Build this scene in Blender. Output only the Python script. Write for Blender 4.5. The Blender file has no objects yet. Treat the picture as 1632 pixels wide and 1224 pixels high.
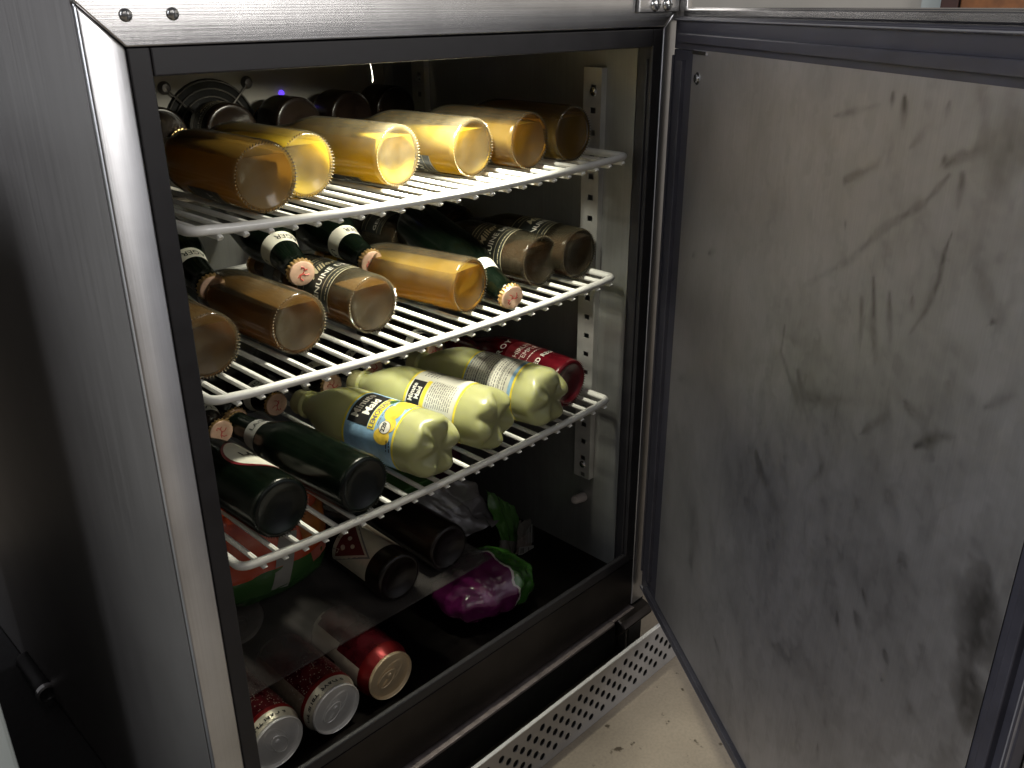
import bpy, bmesh, math, random
import numpy as np
from mathutils import Vector, Matrix, noise
random.seed(7)
R = math.radians
scene = bpy.context.scene
COL = scene.collection
H = 0.873                      # height of the camera above the floor; "z" below is measured from the camera

# ------------------------------------------------------------------ camera
cam = bpy.data.cameras.new("camera")
camo = bpy.data.objects.new("camera", cam)
COL.objects.link(camo)
cam.sensor_width = 36.0
cam.lens = 36.0 * 1415.0 / 1632.0
cam.clip_start, cam.clip_end = 0.02, 60
rot = Matrix(((0.70238879, 0.28316006, -0.65304699), (-0.71177185, 0.27225454, -0.64750158), (-0.0055515745, 0.91961832, 0.39277390)))
camo.matrix_world = Matrix.Translation((-0.2316, -0.6042, H)) @ rot.to_4x4()
scene.camera = camo

# ------------------------------------------------------------------ world and lamps
w = bpy.data.worlds.new("World")
scene.world = w
w.use_nodes = True
bg = w.node_tree.nodes["Background"]
bg.inputs[0].default_value = (0.62, 0.60, 0.62, 1)
bg.inputs[1].default_value = 0.17

def area(name, loc, target, size, sizey, power, col, spread=180):
    l = bpy.data.lights.new(name, 'AREA')
    l.shape = 'RECTANGLE'
    l.size, l.size_y, l.energy, l.color = size, sizey, power, col
    l.spread = R(spread)
    o = bpy.data.objects.new(name, l)
    COL.objects.link(o)
    o.location = (loc[0], loc[1], loc[2] + H)
    d = Vector(target) - Vector(loc)
    o.rotation_euler = d.to_track_quat('-Z', 'Y').to_euler()
    return o

area("window_light", (1.40, -2.7, 0.93), (0.2, 0, 0.1), 0.85, 1.9, 44, (1.0, 0.97, 0.95))
area("left_fill_light", (-1.75, 0.25, 0.75), (0.35, -0.4, -0.15), 1.1, 1.3, 40, (0.92, 0.95, 1.0))  # added unseen fill from the left, brightens the open door's inside
area("room_light", (-0.5, -2.4, 1.4), (0.3, 0, -0.4), 1.6, 1.2, 7, (1.0, 0.93, 0.86))
area("cabinet_lamp", (0.338, 0.036, -0.0335), (0.325, 0.125, -0.235), 0.10, 0.014, 3.0, (1.0, 0.96, 0.78), 117)

scene.view_settings.view_transform = 'Standard'
scene.view_settings.look = 'None'
scene.view_settings.exposure = 0.0
scene.view_settings.gamma = 1.0
scene.view_settings.use_curve_mapping = False
scene.render.engine = 'CYCLES'
cy = scene.cycles
cy.max_bounces, cy.diffuse_bounces, cy.glossy_bounces, cy.transmission_bounces, cy.transparent_max_bounces = 10, 3, 4, 8, 12
cy.caustics_reflective = False
cy.caustics_refractive = False
cy.sample_clamp_indirect = 3.0
cy.use_denoising = True

# ------------------------------------------------------------------ materials
def nt(name):
    m = bpy.data.materials.new(name)
    m.use_nodes = True
    t = m.node_tree
    return m, t, t.nodes["Principled BSDF"], t.nodes["Material Output"]

def setp(p, **k):
    names = dict(col="Base Color", met="Metallic", rough="Roughness", ior="IOR", trans="Transmission Weight", coat="Coat Weight", croug="Coat Roughness", sss="Subsurface Weight", sssr="Subsurface Radius", sheen="Sheen Weight", spec="Specular IOR Level", alpha="Alpha", ani="Anisotropic", emi="Emission Color", emis="Emission Strength")
    for a, v in k.items():
        s = p.inputs[names[a]]
        if a in ("col", "emi") and len(v) == 3:
            v = (*v, 1)
        s.default_value = v

def N(t, typ, **k):
    n = t.nodes.new(typ)
    for a, v in k.items():
        if a.startswith("i_"):
            n.inputs[a[2:].replace("_", " ")].default_value = v
        else:
            setattr(n, a, v)
    return n

def ramp(t, stops, interp='LINEAR'):
    n = t.nodes.new("ShaderNodeValToRGB")
    n.color_ramp.interpolation = interp
    e = n.color_ramp.elements
    while len(e) < len(stops):
        e.new(0.5)
    for q, (p, c) in zip(e, stops):
        q.position = p
        q.color = (*c, 1) if len(c) == 3 else c
    return n

def simple(name, col, rough=0.5, noise_amt=0.12, nscale=60, bump=0.0, **k):
    """plain material whose colour and gloss wander a little"""
    m, t, p, o = nt(name)
    setp(p, col=col, rough=rough, **k)
    tc = N(t, "ShaderNodeTexCoord")
    nz = N(t, "ShaderNodeTexNoise", i_Scale=nscale, i_Detail=4.0)
    t.links.new(tc.outputs["Object"], nz.inputs["Vector"])
    c0 = tuple(x * (1 - noise_amt) for x in col)
    c1 = tuple(min(1, x * (1 + noise_amt)) for x in col)
    r = ramp(t, [(0.3, c0), (0.7, c1)])
    t.links.new(nz.outputs["Fac"], r.inputs["Fac"])
    t.links.new(r.outputs["Color"], p.inputs["Base Color"])
    mr = N(t, "ShaderNodeMapRange")
    mr.inputs["To Min"].default_value = max(0.02, rough * 0.8)
    mr.inputs["To Max"].default_value = min(1, rough * 1.2)
    t.links.new(nz.outputs["Fac"], mr.inputs["Value"])
    t.links.new(mr.outputs["Result"], p.inputs["Roughness"])
    if bump:
        b = N(t, "ShaderNodeBump", i_Strength=bump, i_Distance=0.002)
        t.links.new(nz.outputs["Fac"], b.inputs["Height"])
        t.links.new(b.outputs["Normal"], p.inputs["Normal"])
    return m

def brushed(name, col, rough, stretch, amt=0.10, dirt=0.25, bump=0.05, turn=None, met=1.0):
    """brushed stainless steel, grain drawn out along one axis"""
    m, t, p, o = nt(name)
    setp(p, met=met)
    tc = N(t, "ShaderNodeTexCoord")
    mp = N(t, "ShaderNodeMapping")
    mp.inputs["Scale"].default_value = stretch
    t.links.new(tc.outputs["Object"], mp.inputs["Vector"])
    nz = N(t, "ShaderNodeTexNoise", i_Scale=1.0, i_Detail=6.0, i_Roughness=0.7)
    t.links.new(mp.outputs["Vector"], nz.inputs["Vector"])
    big = N(t, "ShaderNodeTexNoise", i_Scale=9.0, i_Detail=5.0, i_Roughness=0.6)
    t.links.new(tc.outputs["Object"], big.inputs["Vector"])
    r = ramp(t, [(0.25, tuple(x * (1 - amt) for x in col)), (0.75, tuple(min(1, x * (1 + amt)) for x in col))])
    t.links.new(nz.outputs["Fac"], r.inputs["Fac"])
    mx = N(t, "ShaderNodeMix", data_type='RGBA', blend_type='MULTIPLY')
    r2 = ramp(t, [(0.3, (1 - dirt,) * 3), (0.65, (1, 1, 1))])
    t.links.new(big.outputs["Fac"], r2.inputs["Fac"])
    mx.inputs["Factor"].default_value = 1.0
    t.links.new(r.outputs["Color"], mx.inputs["A"])
    t.links.new(r2.outputs["Color"], mx.inputs["B"])
    t.links.new(mx.outputs["Result"], p.inputs["Base Color"])
    ad = N(t, "ShaderNodeMath", operation='MULTIPLY_ADD')
    ad.inputs[1].default_value = rough * 0.5
    ad.inputs[2].default_value = rough * 0.75
    t.links.new(nz.outputs["Fac"], ad.inputs[0])
    t.links.new(ad.outputs[0], p.inputs["Roughness"])
    b = N(t, "ShaderNodeBump", i_Strength=bump, i_Distance=0.0006)
    t.links.new(nz.outputs["Fac"], b.inputs["Height"])
    t.links.new(b.outputs["Normal"], p.inputs["Normal"])
    if turn is not None:
        tg = N(t, "ShaderNodeTangent", direction_type='RADIAL', axis='Z')
        t.links.new(tg.outputs[0], p.inputs["Tangent"])
        p.inputs["Anisotropic"].default_value = 0.75
        p.inputs["Anisotropic Rotation"].default_value = turn
    return m

M = {}
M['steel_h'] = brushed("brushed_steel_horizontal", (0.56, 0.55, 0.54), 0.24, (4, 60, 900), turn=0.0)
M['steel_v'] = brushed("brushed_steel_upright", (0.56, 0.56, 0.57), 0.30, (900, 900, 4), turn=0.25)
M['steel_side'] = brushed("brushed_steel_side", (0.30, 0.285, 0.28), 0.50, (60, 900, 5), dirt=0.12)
M['liner'] = brushed("stainless_liner", (0.35, 0.355, 0.345), 0.38, (300, 300, 6), dirt=0.25, met=0.6)
M['dark_steel'] = brushed("dark_lower_rail", (0.040, 0.035, 0.033), 0.42, (4, 90, 600), dirt=0.5)
M['strip'] = simple("lip_metal", (0.24, 0.205, 0.20), 0.5, 0.2, 90, met=0.6)
M['screw'] = simple("screw_metal", (0.5, 0.5, 0.5), 0.22, 0.2, 300, met=1.0)
M['screw_dark'] = simple("screw_recess", (0.03, 0.03, 0.03), 0.5)
M['rubber'] = simple("black_vinyl", (0.018, 0.017, 0.019), 0.5, 0.2, 40, spec=0.35)
M['gasket'] = simple("gasket_vinyl", (0.034, 0.033, 0.043), 0.42, 0.15, 40, spec=0.5)
M['ridge'] = simple("gasket_edge", (0.16, 0.155, 0.165), 0.45, 0.15, 60)
M['black'] = simple("black_plastic", (0.012, 0.012, 0.013), 0.45)
M['void'] = simple("dark_recess", (0.004, 0.004, 0.004), 0.8)
M['upright'] = simple("zinc_plated_upright", (0.62, 0.62, 0.60), 0.42, 0.1, 40, met=0.55)
M['cover'] = simple("evaporator_cover_paint", (0.44, 0.42, 0.38), 0.45, 0.08, 12)
M['fan'] = simple("fan_wire", (0.16, 0.15, 0.14), 0.4, met=0.7)
M['wire'] = simple("white_coated_wire", (0.80, 0.80, 0.76), 0.35, 0.05, 120, bump=0.08, coat=0.3)
M['grille'] = simple("grey_painted_grille", (0.33, 0.32, 0.315), 0.45, 0.08, 25, met=0.35)
M['grille_edge'] = simple("grille_bare_edge", (0.72, 0.71, 0.69), 0.4, 0.08, 40)
M['plug'] = simple("white_plastic_plug", (0.55, 0.50, 0.47), 0.4)
M['blue_dot'] = simple("blue_glow", (0.05, 0.03, 0.6), 0.3)
setp(M['blue_dot'].node_tree.nodes["Principled BSDF"], emi=(0.12, 0.05, 1.0), emis=1.6)

# door lining: dusty stainless sheet with finger smears held in a mesh attribute
m, t, p, o = nt("smeared_stainless_lining")
setp(p, met=1.0)
tc = N(t, "ShaderNodeTexCoord")
at = N(t, "ShaderNodeAttribute", attribute_name="smear")
big = N(t, "ShaderNodeTexNoise", i_Scale=7.0, i_Detail=6.0, i_Roughness=0.55, i_Distortion=0.8)
t.links.new(tc.outputs["Object"], big.inputs["Vector"])
mp = N(t, "ShaderNodeMapping")
mp.inputs["Scale"].default_value = (700, 700, 6)
t.links.new(tc.outputs["Object"], mp.inputs["Vector"])
gr = N(t, "ShaderNodeTexNoise", i_Scale=1.0, i_Detail=4.0)
t.links.new(mp.outputs["Vector"], gr.inputs["Vector"])
fm = N(t, "ShaderNodeMath", operation='MULTIPLY_ADD')
fm.inputs[1].default_value = 0.5
t.links.new(big.outputs["Fac"], fm.inputs[0])
t.links.new(at.outputs["Fac"], fm.inputs[2])
rr = ramp(t, [(0.12, (0.54, 0.525, 0.54)), (0.42, (0.42, 0.41, 0.42)), (0.9, (0.17, 0.162, 0.162))])
t.links.new(fm.outputs[0], rr.inputs["Fac"])
mx = N(t, "ShaderNodeMix", data_type='RGBA', blend_type='MULTIPLY')
mx.inputs["Factor"].default_value = 1.0
rg = ramp(t, [(0.2, (0.9, 0.9, 0.9)), (0.8, (1, 1, 1))])
t.links.new(gr.outputs["Fac"], rg.inputs["Fac"])
t.links.new(rr.outputs["Color"], mx.inputs["A"])
t.links.new(rg.outputs["Color"], mx.inputs["B"])
t.links.new(mx.outputs["Result"], p.inputs["Base Color"])
rro = ramp(t, [(0.1, (0.54,) * 3), (0.8, (0.47,) * 3)])
t.links.new(fm.outputs[0], rro.inputs["Fac"])
t.links.new(rro.outputs["Color"], p.inputs["Roughness"])
M['lining'] = m

# clear frosted glass of the bottles: thin wall with condensation
def frosted_glass(name, frost, tint):
    m, t, p, o = nt(name)
    t.nodes.remove(p)
    tr = N(t, "ShaderNodeBsdfTransparent")
    tr.inputs[0].default_value = (*tint, 1)
    gl = N(t, "ShaderNodeBsdfGlossy", i_Roughness=0.13)
    gl.inputs[0].default_value = (0.9, 0.9, 0.88, 1)
    df = N(t, "ShaderNodeBsdfDiffuse")
    df.inputs[0].default_value = (0.50, 0.44, 0.29, 1)
    tl = N(t, "ShaderNodeBsdfTranslucent")
    tl.inputs[0].default_value = (0.6, 0.52, 0.30, 1)
    fr = N(t, "ShaderNodeMixShader")
    fr.inputs[0].default_value = 0.5
    t.links.new(df.outputs[0], fr.inputs[1])
    t.links.new(tl.outputs[0], fr.inputs[2])
    tc = N(t, "ShaderNodeTexCoord")
    nz = N(t, "ShaderNodeTexNoise", i_Scale=45.0, i_Detail=6.0, i_Roughness=0.65)
    t.links.new(tc.outputs["Object"], nz.inputs["Vector"])
    rp = ramp(t, [(0.3, (frost * 0.5,) * 3), (0.7, (frost * 1.5,) * 3)])
    t.links.new(nz.outputs["Fac"], rp.inputs["Fac"])
    a = N(t, "ShaderNodeMixShader")
    t.links.new(rp.outputs["Color"], a.inputs[0])
    t.links.new(tr.outputs[0], a.inputs[1])
    t.links.new(fr.outputs[0], a.inputs[2])
    lw = N(t, "ShaderNodeLayerWeight", i_Blend=0.22)
    b = N(t, "ShaderNodeMixShader")
    t.links.new(lw.outputs["Fresnel"], b.inputs[0])
    t.links.new(a.outputs[0], b.inputs[1])
    t.links.new(gl.outputs[0], b.inputs[2])
    t.links.new(b.outputs[0], o.inputs[0])
    bp = N(t, "ShaderNodeBump", i_Strength=0.12, i_Distance=0.001)
    t.links.new(nz.outputs["Fac"], bp.inputs["Height"])
    t.links.new(bp.outputs["Normal"], gl.inputs["Normal"])
    return m
M['glass'] = frosted_glass("clear_frosted_glass", 0.085, (0.93, 0.92, 0.86))

def beer(name, col, body=0.5):
    m, t, p, o = nt(name)
    setp(p, col=col, rough=0.2, ior=1.34, trans=1.0)
    tl = N(t, "ShaderNodeBsdfTranslucent")
    tl.inputs[0].default_value = (*[min(1, c * 1.05) for c in col], 1)
    df = N(t, "ShaderNodeBsdfDiffuse")
    df.inputs[0].default_value = (*[c * 0.62 for c in col], 1)
    a = N(t, "ShaderNodeMixShader")
    a.inputs[0].default_value = 0.42
    b = N(t, "ShaderNodeMixShader")
    b.inputs[0].default_value = body
    t.links.new(tl.outputs[0], a.inputs[1])
    t.links.new(df.outputs[0], a.inputs[2])
    t.links.new(p.outputs[0], b.inputs[1])
    t.links.new(a.outputs[0], b.inputs[2])
    t.links.new(b.outputs[0], o.inputs[0])
    tc = N(t, "ShaderNodeTexCoord")
    nz = N(t, "ShaderNodeTexNoise", i_Scale=28.0, i_Detail=3.0)
    t.links.new(tc.outputs["Object"], nz.inputs["Vector"])
    rp = ramp(t, [(0.3, tuple(c * 0.7 for c in col)), (0.75, tuple(min(1, c * 1.1) for c in col))])
    t.links.new(nz.outputs["Fac"], rp.inputs["Fac"])
    t.links.new(rp.outputs["Color"], p.inputs["Base Color"])
    return m
M['beer'] = beer("amber_beer", (0.95, 0.69, 0.07), 0.6)

def dark_glass(name, col, rough=0.22):
    m = simple(name, col, rough, 0.35, 55, bump=0.10, spec=0.5)
    setp(m.node_tree.nodes["Principled BSDF"], coat=0.0, croug=0.2, spec=0.3)
    return m
M['green_glass'] = dark_glass("dark_green_glass", (0.0018, 0.0040, 0.0022))
M['brown_glass'] = dark_glass("dark_brown_glass", (0.0060, 0.0036, 0.0026))
M['cherry'] = dark_glass("cherry_soda_in_glass", (0.085, 0.004, 0.008))
M['amber_dark'] = simple("shaded_amber", (0.10, 0.05, 0.02), 0.35)
M['lemonade'] = simple("cloudy_lemonade_in_plastic", (0.50, 0.51, 0.25), 0.30, 0.06, 20, sss=0.8, trans=0.15, ior=1.34, sssr=(0.03, 0.03, 0.014), coat=0.35, croug=0.2)
M['cap_top'] = simple("pale_copper_cap", (0.60, 0.40, 0.29), 0.35, 0.12, 150, met=0.35)
M['cap_gold'] = simple("gold_crimp", (0.62, 0.40, 0.17), 0.3, 0.15, 200, met=0.8)
M['red_ink'] = simple("red_print", (0.42, 0.05, 0.04), 0.5)
M['maroon_ink'] = simple("maroon_print", (0.10, 0.012, 0.012), 0.5)
M['paper'] = simple("cream_label_paper", (0.62, 0.61, 0.52), 0.6, 0.06, 80)
M['paper_grey'] = simple("grey_label_paper", (0.30, 0.30, 0.28), 0.6, 0.1, 80)
M['ink'] = simple("black_print", (0.012, 0.012, 0.012), 0.5)
M['label_black'] = simple("black_label", (0.010, 0.012, 0.010), 0.42, 0.15, 90)
M['gold_ink'] = simple("gold_print", (0.55, 0.49, 0.32), 0.4, 0.1, 90, met=0.3)
M['white_ink'] = simple("white_print", (0.72, 0.70, 0.62), 0.5, 0.05)
M['blue_lab'] = simple("sky_blue_label", (0.26, 0.44, 0.62), 0.4, 0.25, 70)
M['yellow'] = simple("yellow_print", (0.80, 0.66, 0.06), 0.4, 0.08, 90)
M['lemon'] = simple("lemon_print", (0.86, 0.58, 0.07), 0.4, 0.25, 120)
M['leaf'] = simple("leaf_green_print", (0.05, 0.12, 0.03), 0.4, 0.2)
M['grey_ink'] = simple("grey_print", (0.16, 0.155, 0.15), 0.5)
M['label_red'] = simple("red_label", (0.14, 0.010, 0.015), 0.4, 0.12, 60)
M['can_red'] = simple("burgundy_can_paint", (0.10, 0.006, 0.012), 0.28, 0.3, 60, met=0.5, coat=0.4)
M['can_bright'] = simple("bright_red_can_paint", (0.20, 0.008, 0.009), 0.36, 0.2, 60, met=0.5)
M['can_cream'] = simple("cream_can_print", (0.56, 0.52, 0.42), 0.35, 0.1, 60, met=0.4)
M['can_tan'] = simple("tan_can_print", (0.30, 0.24, 0.18), 0.35, 0.2, 200, met=0.5)
M['alu'] = simple("silver_can_lid", (0.80, 0.79, 0.76), 0.32, 0.05, 90, met=0.35)
M['alu_gold'] = simple("gold_can_lid", (0.84, 0.66, 0.42), 0.30, 0.05, 90, met=0.35)
M['mat'] = simple("floor_shade_black", (0.016, 0.015, 0.016), 0.7, 0.3, 90, bump=0.5)  # near-black stand-in for the floor shade beside the cabinet
M['white_paint'] = simple("white_enamel", (0.62, 0.68, 0.66), 0.4, 0.04, 8)
M['chrome'] = simple("chrome", (0.75, 0.75, 0.75), 0.12, 0.05, 80, met=1.0)
M['wood'] = simple("orange_brown_wood", (0.36, 0.14, 0.045), 0.5, 0.4, 20)
M['dark_wood'] = simple("dark_stained_wood", (0.09, 0.04, 0.03), 0.5, 0.3, 20)
M['carton'] = simple("green_carton", (0.06, 0.16, 0.04), 0.5, 0.2, 60)
M['thread'] = simple("white_thread", (0.9, 0.9, 0.88), 0.5)

# clear plastic sheet
m, t, p, o = nt("clear_plastic_sheet")
t.nodes.remove(p)
tr = N(t, "ShaderNodeBsdfTransparent"); tr.inputs[0].default_value = (0.80, 0.79, 0.78, 1)
gl = N(t, "ShaderNodeBsdfGlossy", i_Roughness=0.12); gl.inputs[0].default_value = (0.9, 0.9, 0.9, 1)
df = N(t, "ShaderNodeBsdfDiffuse"); df.inputs[0].default_value = (0.30, 0.28, 0.27, 1)
tc = N(t, "ShaderNodeTexCoord")
nz = N(t, "ShaderNodeTexNoise", i_Scale=14.0, i_Detail=5.0)
t.links.new(tc.outputs["Object"], nz.inputs["Vector"])
rp = ramp(t, [(0.3, (0.05,) * 3), (0.75, (0.30,) * 3)])
t.links.new(nz.outputs["Fac"], rp.inputs["Fac"])
a = N(t, "ShaderNodeMixShader"); b = N(t, "ShaderNodeMixShader")
t.links.new(rp.outputs["Color"], a.inputs[0]); t.links.new(tr.outputs[0], a.inputs[1]); t.links.new(df.outputs[0], a.inputs[2])
lw = N(t, "ShaderNodeLayerWeight", i_Blend=0.15)
t.links.new(lw.outputs["Fresnel"], b.inputs[0]); t.links.new(a.outputs[0], b.inputs[1]); t.links.new(gl.outputs[0], b.inputs[2])
t.links.new(b.outputs[0], o.inputs[0])
M['sheet'] = m

# concrete floor with dark specks and stains
m, t, p, o = nt("stained_beige_floor")
tc = N(t, "ShaderNodeTexCoord")
n1 = N(t, "ShaderNodeTexNoise", i_Scale=5.0, i_Detail=8.0, i_Roughness=0.6)
n2 = N(t, "ShaderNodeTexNoise", i_Scale=46.0, i_Detail=3.0, i_Roughness=0.55)
n3 = N(t, "ShaderNodeTexNoise", i_Scale=260.0, i_Detail=3.0)
for n in (n1, n2, n3):
    t.links.new(tc.outputs["Object"], n.inputs["Vector"])
r1 = ramp(t, [(0.3, (0.22, 0.185, 0.14)), (0.7, (0.33, 0.28, 0.215))])
r2 = ramp(t, [(0.655, (1, 1, 1)), (0.70, (0.22, 0.19, 0.15))])
r3 = ramp(t, [(0.3, (0.86,) * 3), (0.6, (1, 1, 1))])
t.links.new(n1.outputs["Fac"], r1.inputs["Fac"]); t.links.new(n2.outputs["Fac"], r2.inputs["Fac"]); t.links.new(n3.outputs["Fac"], r3.inputs["Fac"])
x1 = N(t, "ShaderNodeMix", data_type='RGBA', blend_type='MULTIPLY'); x1.inputs["Factor"].default_value = 1
x2 = N(t, "ShaderNodeMix", data_type='RGBA', blend_type='MULTIPLY'); x2.inputs["Factor"].default_value = 1
t.links.new(r1.outputs["Color"], x1.inputs["A"]); t.links.new(r2.outputs["Color"], x1.inputs["B"])
t.links.new(x1.outputs["Result"], x2.inputs["A"]); t.links.new(r3.outputs["Color"], x2.inputs["B"])
t.links.new(x2.outputs["Result"], p.inputs["Base Color"])
setp(p, rough=0.6)
M['floor'] = m
M['wall'] = simple("pale_wall_paint", (0.66, 0.62, 0.55), 0.7, 0.06, 6)

def film(name, stops, axis, rough=0.25, distort=0.03):
    """printed plastic film: colour zones along one local axis with a wavering edge"""
    m, t, p, o = nt(name)
    setp(p, rough=rough, coat=0.5, croug=0.15)
    tc = N(t, "ShaderNodeTexCoord")
    sx = N(t, "ShaderNodeSeparateXYZ")
    nz = N(t, "ShaderNodeTexNoise", i_Scale=3.5, i_Detail=3.0)
    t.links.new(tc.outputs["Generated"], nz.inputs["Vector"])
    t.links.new(tc.outputs["Generated"], sx.inputs[0])
    ad = N(t, "ShaderNodeMath", operation='MULTIPLY_ADD')
    ad.inputs[1].default_value = distort * 4
    t.links.new(nz.outputs["Fac"], ad.inputs[0])
    t.links.new(sx.outputs[axis], ad.inputs[2])
    r = ramp(t, stops, 'CONSTANT')
    t.links.new(ad.outputs[0], r.inputs["Fac"])
    t.links.new(r.outputs["Color"], p.inputs["Base Color"])
    n2 = N(t, "ShaderNodeTexNoise", i_Scale=9.0, i_Detail=5.0)
    t.links.new(tc.outputs["Generated"], n2.inputs["Vector"])
    b = N(t, "ShaderNodeBump", i_Strength=0.35, i_Distance=0.003)
    t.links.new(n2.outputs["Fac"], b.inputs["Height"])
    t.links.new(b.outputs["Normal"], p.inputs["Normal"])
    return m

# ------------------------------------------------------------------ mesh helpers
class MB:
    def __init__(s):
        s.v, s.f, s.m = [], [], []
    def add(s, vf, mat=0, mtx=None):
        v, f = vf
        o = len(s.v)
        if mtx is not None:
            v = [tuple(mtx @ Vector(q)) for q in v]
        s.v.extend(v)
        s.f.extend([tuple(i + o for i in q) for q in f])
        s.m.extend([mat] * len(f))
        return s
    def mesh(s, name, mats, smooth=True, angle=40, bevel=0.0, bseg=2):
        me = bpy.data.meshes.new(name)
        me.from_pydata(s.v, [], s.f)
        me.polygons.foreach_set("material_index", s.m)
        for k in (mats if isinstance(mats, (list, tuple)) else [mats]):
            me.materials.append(k)
        if bevel:
            bm = bmesh.new(); bm.from_mesh(me)
            es = [e for e in bm.edges if len(e.link_faces) == 2 and e.calc_face_angle(0) > R(30)]
            bmesh.ops.bevel(bm, geom=es, offset=bevel, segments=bseg, profile=0.5, affect='EDGES', clamp_overlap=True)
            bm.to_mesh(me); bm.free()
        me.validate()
        if smooth:
            me.polygons.foreach_set("use_smooth", [True] * len(me.polygons))
            me.set_sharp_from_angle(angle=R(16 if bevel else angle))
        me.update()
        return me

def link(name, me, parent=None, loc=None):
    o = bpy.data.objects.new(name, me)
    COL.objects.link(o)
    if parent is not None:
        o.parent = parent
    if loc is not None:
        o.location = loc
    return o

def tag(o, label=None, cat=None, group=None, kind=None):
    if label: o["label"] = label
    if cat: o["category"] = cat
    if group: o["group"] = group
    if kind: o["kind"] = kind
    return o

def empty(name, loc, label, cat, group=None):
    o = bpy.data.objects.new(name, None)
    o.empty_display_size = 0.05
    COL.objects.link(o)
    o.location = loc
    return tag(o, label, cat, group)

def wpart(name, mb, mats, parent, origin, **k):
    """mesh drawn in camera-level world coordinates -> child of a thing standing at origin"""
    mb.v = [(a - origin[0], b - origin[1], c + H - origin[2]) for a, b, c in mb.v]
    return link(name, mb.mesh(name, mats, **k), parent)

def wtop(name, mb, mats, origin, label, cat, group=None, kind=None, **k):
    mb.v = [(a - origin[0], b - origin[1], c + H - origin[2]) for a, b, c in mb.v]
    o = link(name, mb.mesh(name, mats, **k), None, origin)
    return tag(o, label, cat, group, kind)

def box(x0, x1, y0, y1, z0, z1):
    v = [(x0, y0, z0), (x1, y0, z0), (x1, y1, z0), (x0, y1, z0), (x0, y0, z1), (x1, y0, z1), (x1, y1, z1), (x0, y1, z1)]
    return v, [(0, 3, 2, 1), (4, 5, 6, 7), (0, 1, 5, 4), (1, 2, 6, 5), (2, 3, 7, 6), (3, 0, 4, 7)]

def prism(poly, axis, a, b):
    """extrude a 2-D outline; axis 1 = along y (poly in x,z), axis 0 = along x (poly in y,z)"""
    n = len(poly)
    if axis == 1:
        v = [(p[0], a, p[1]) for p in poly] + [(p[0], b, p[1]) for p in poly]
    elif axis == 0:
        v = [(a, p[0], p[1]) for p in poly] + [(b, p[0], p[1]) for p in poly]
    else:
        v = [(p[0], p[1], a) for p in poly] + [(p[0], p[1], b) for p in poly]
    f = [(i, (i + 1) % n, n + (i + 1) % n, n + i) for i in range(n)]
    f += [tuple(range(n - 1, -1, -1)), tuple(range(n, 2 * n))]
    return v, f

def lathe(prof, seg=48, fn=None):
    """surface of revolution about z; fn(r,z,theta)->r,z lets it depart from round"""
    v, f = [], []
    for r, z in prof:
        for i in range(seg):
            th = 2 * math.pi * i / seg
            rr, zz = (r, z) if fn is None else fn(r, z, th)
            v.append((rr * math.cos(th), rr * math.sin(th), zz))
    n = len(prof)
    for j in range(n - 1):
        for i in range(seg):
            k = (i + 1) % seg
            f.append((j * seg + i, j * seg + k, (j + 1) * seg + k, (j + 1) * seg + i))
    f.append(tuple(range(seg - 1, -1, -1)))
    f.append(tuple((n - 1) * seg + i for i in range(seg)))
    return v, f

def tube(path, r, seg=10, cap=True):
    P = [Vector(p) for p in path]
    v, f = [], []
    ref = None
    for i, p in enumerate(P):
        t = (P[min(i + 1, len(P) - 1)] - P[max(i - 1, 0)]).normalized()
        if ref is None:
            ref = t.orthogonal().normalized()
        ref = (ref - t * ref.dot(t)).normalized()
        b = t.cross(ref)
        for k in range(seg):
            a = 2 * math.pi * k / seg
            v.append(tuple(p + (ref * math.cos(a) + b * math.sin(a)) * r))
    for i in range(len(P) - 1):
        for k in range(seg):
            q = (k + 1) % seg
            f.append((i * seg + k, i * seg + q, (i + 1) * seg + q, (i + 1) * seg + k))
    if cap:
        f.append(tuple(range(seg - 1, -1, -1)))
        f.append(tuple((len(P) - 1) * seg + k for k in range(seg)))
    return v, f

def cyl_patch(r, t0, t1, z0, z1, n=None):
    """piece of a cylinder wall about z, angles in degrees"""
    n = n or max(2, int(abs(t1 - t0) / 5))
    v, f = [], []
    for i in range(n + 1):
        th = R(t0 + (t1 - t0) * i / n)
        v += [(r * math.cos(th), r * math.sin(th), z0), (r * math.cos(th), r * math.sin(th), z1)]
    for i in range(n):
        f.append((2 * i, 2 * i + 2, 2 * i + 3, 2 * i + 1))
    return v, f

_tx = {}
def text_flat(s, size, bold=0.0, shear=0.0, space=1.0):
    key = (s, size, bold, shear, space)
    if key not in _tx:
        c = bpy.data.curves.new("lettering", 'FONT')
        c.body, c.size, c.align_x, c.align_y, c.resolution_u, c.offset, c.shear, c.space_character = s, size, 'CENTER', 'CENTER', 3, bold, shear, space
        o = bpy.data.objects.new("lettering", c)
        COL.objects.link(o)
        me = bpy.data.meshes.new_from_object(o.evaluated_get(bpy.context.evaluated_depsgraph_get()))
        v = [tuple(q.co) for q in me.vertices]
        f = [tuple(q.vertices) for q in me.polygons]
        bpy.data.objects.remove(o); bpy.data.curves.remove(c); bpy.data.meshes.remove(me)
        _tx[key] = (v, f)
    return _tx[key]

def text_cyl(s, size, r, th, z, **k):
    v, f = text_flat(s, size, **k)
    return [(r * math.cos(R(th) + x / r), r * math.sin(R(th) + x / r), z + y) for x, y, _ in v], f

def disc_cyl(r, th, z, ru, rv, n=18):
    """round spot printed on a cylinder"""
    v = [(r * math.cos(R(th)), r * math.sin(R(th)), z)]
    for i in range(n):
        a = 2 * math.pi * i / n
        ang = R(th) + ru * math.cos(a) / r
        v.append((r * math.cos(ang), r * math.sin(ang), z + rv * math.sin(a)))
    return v, [(0, 1 + i, 1 + (i + 1) % n) for i in range(n)]

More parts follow.
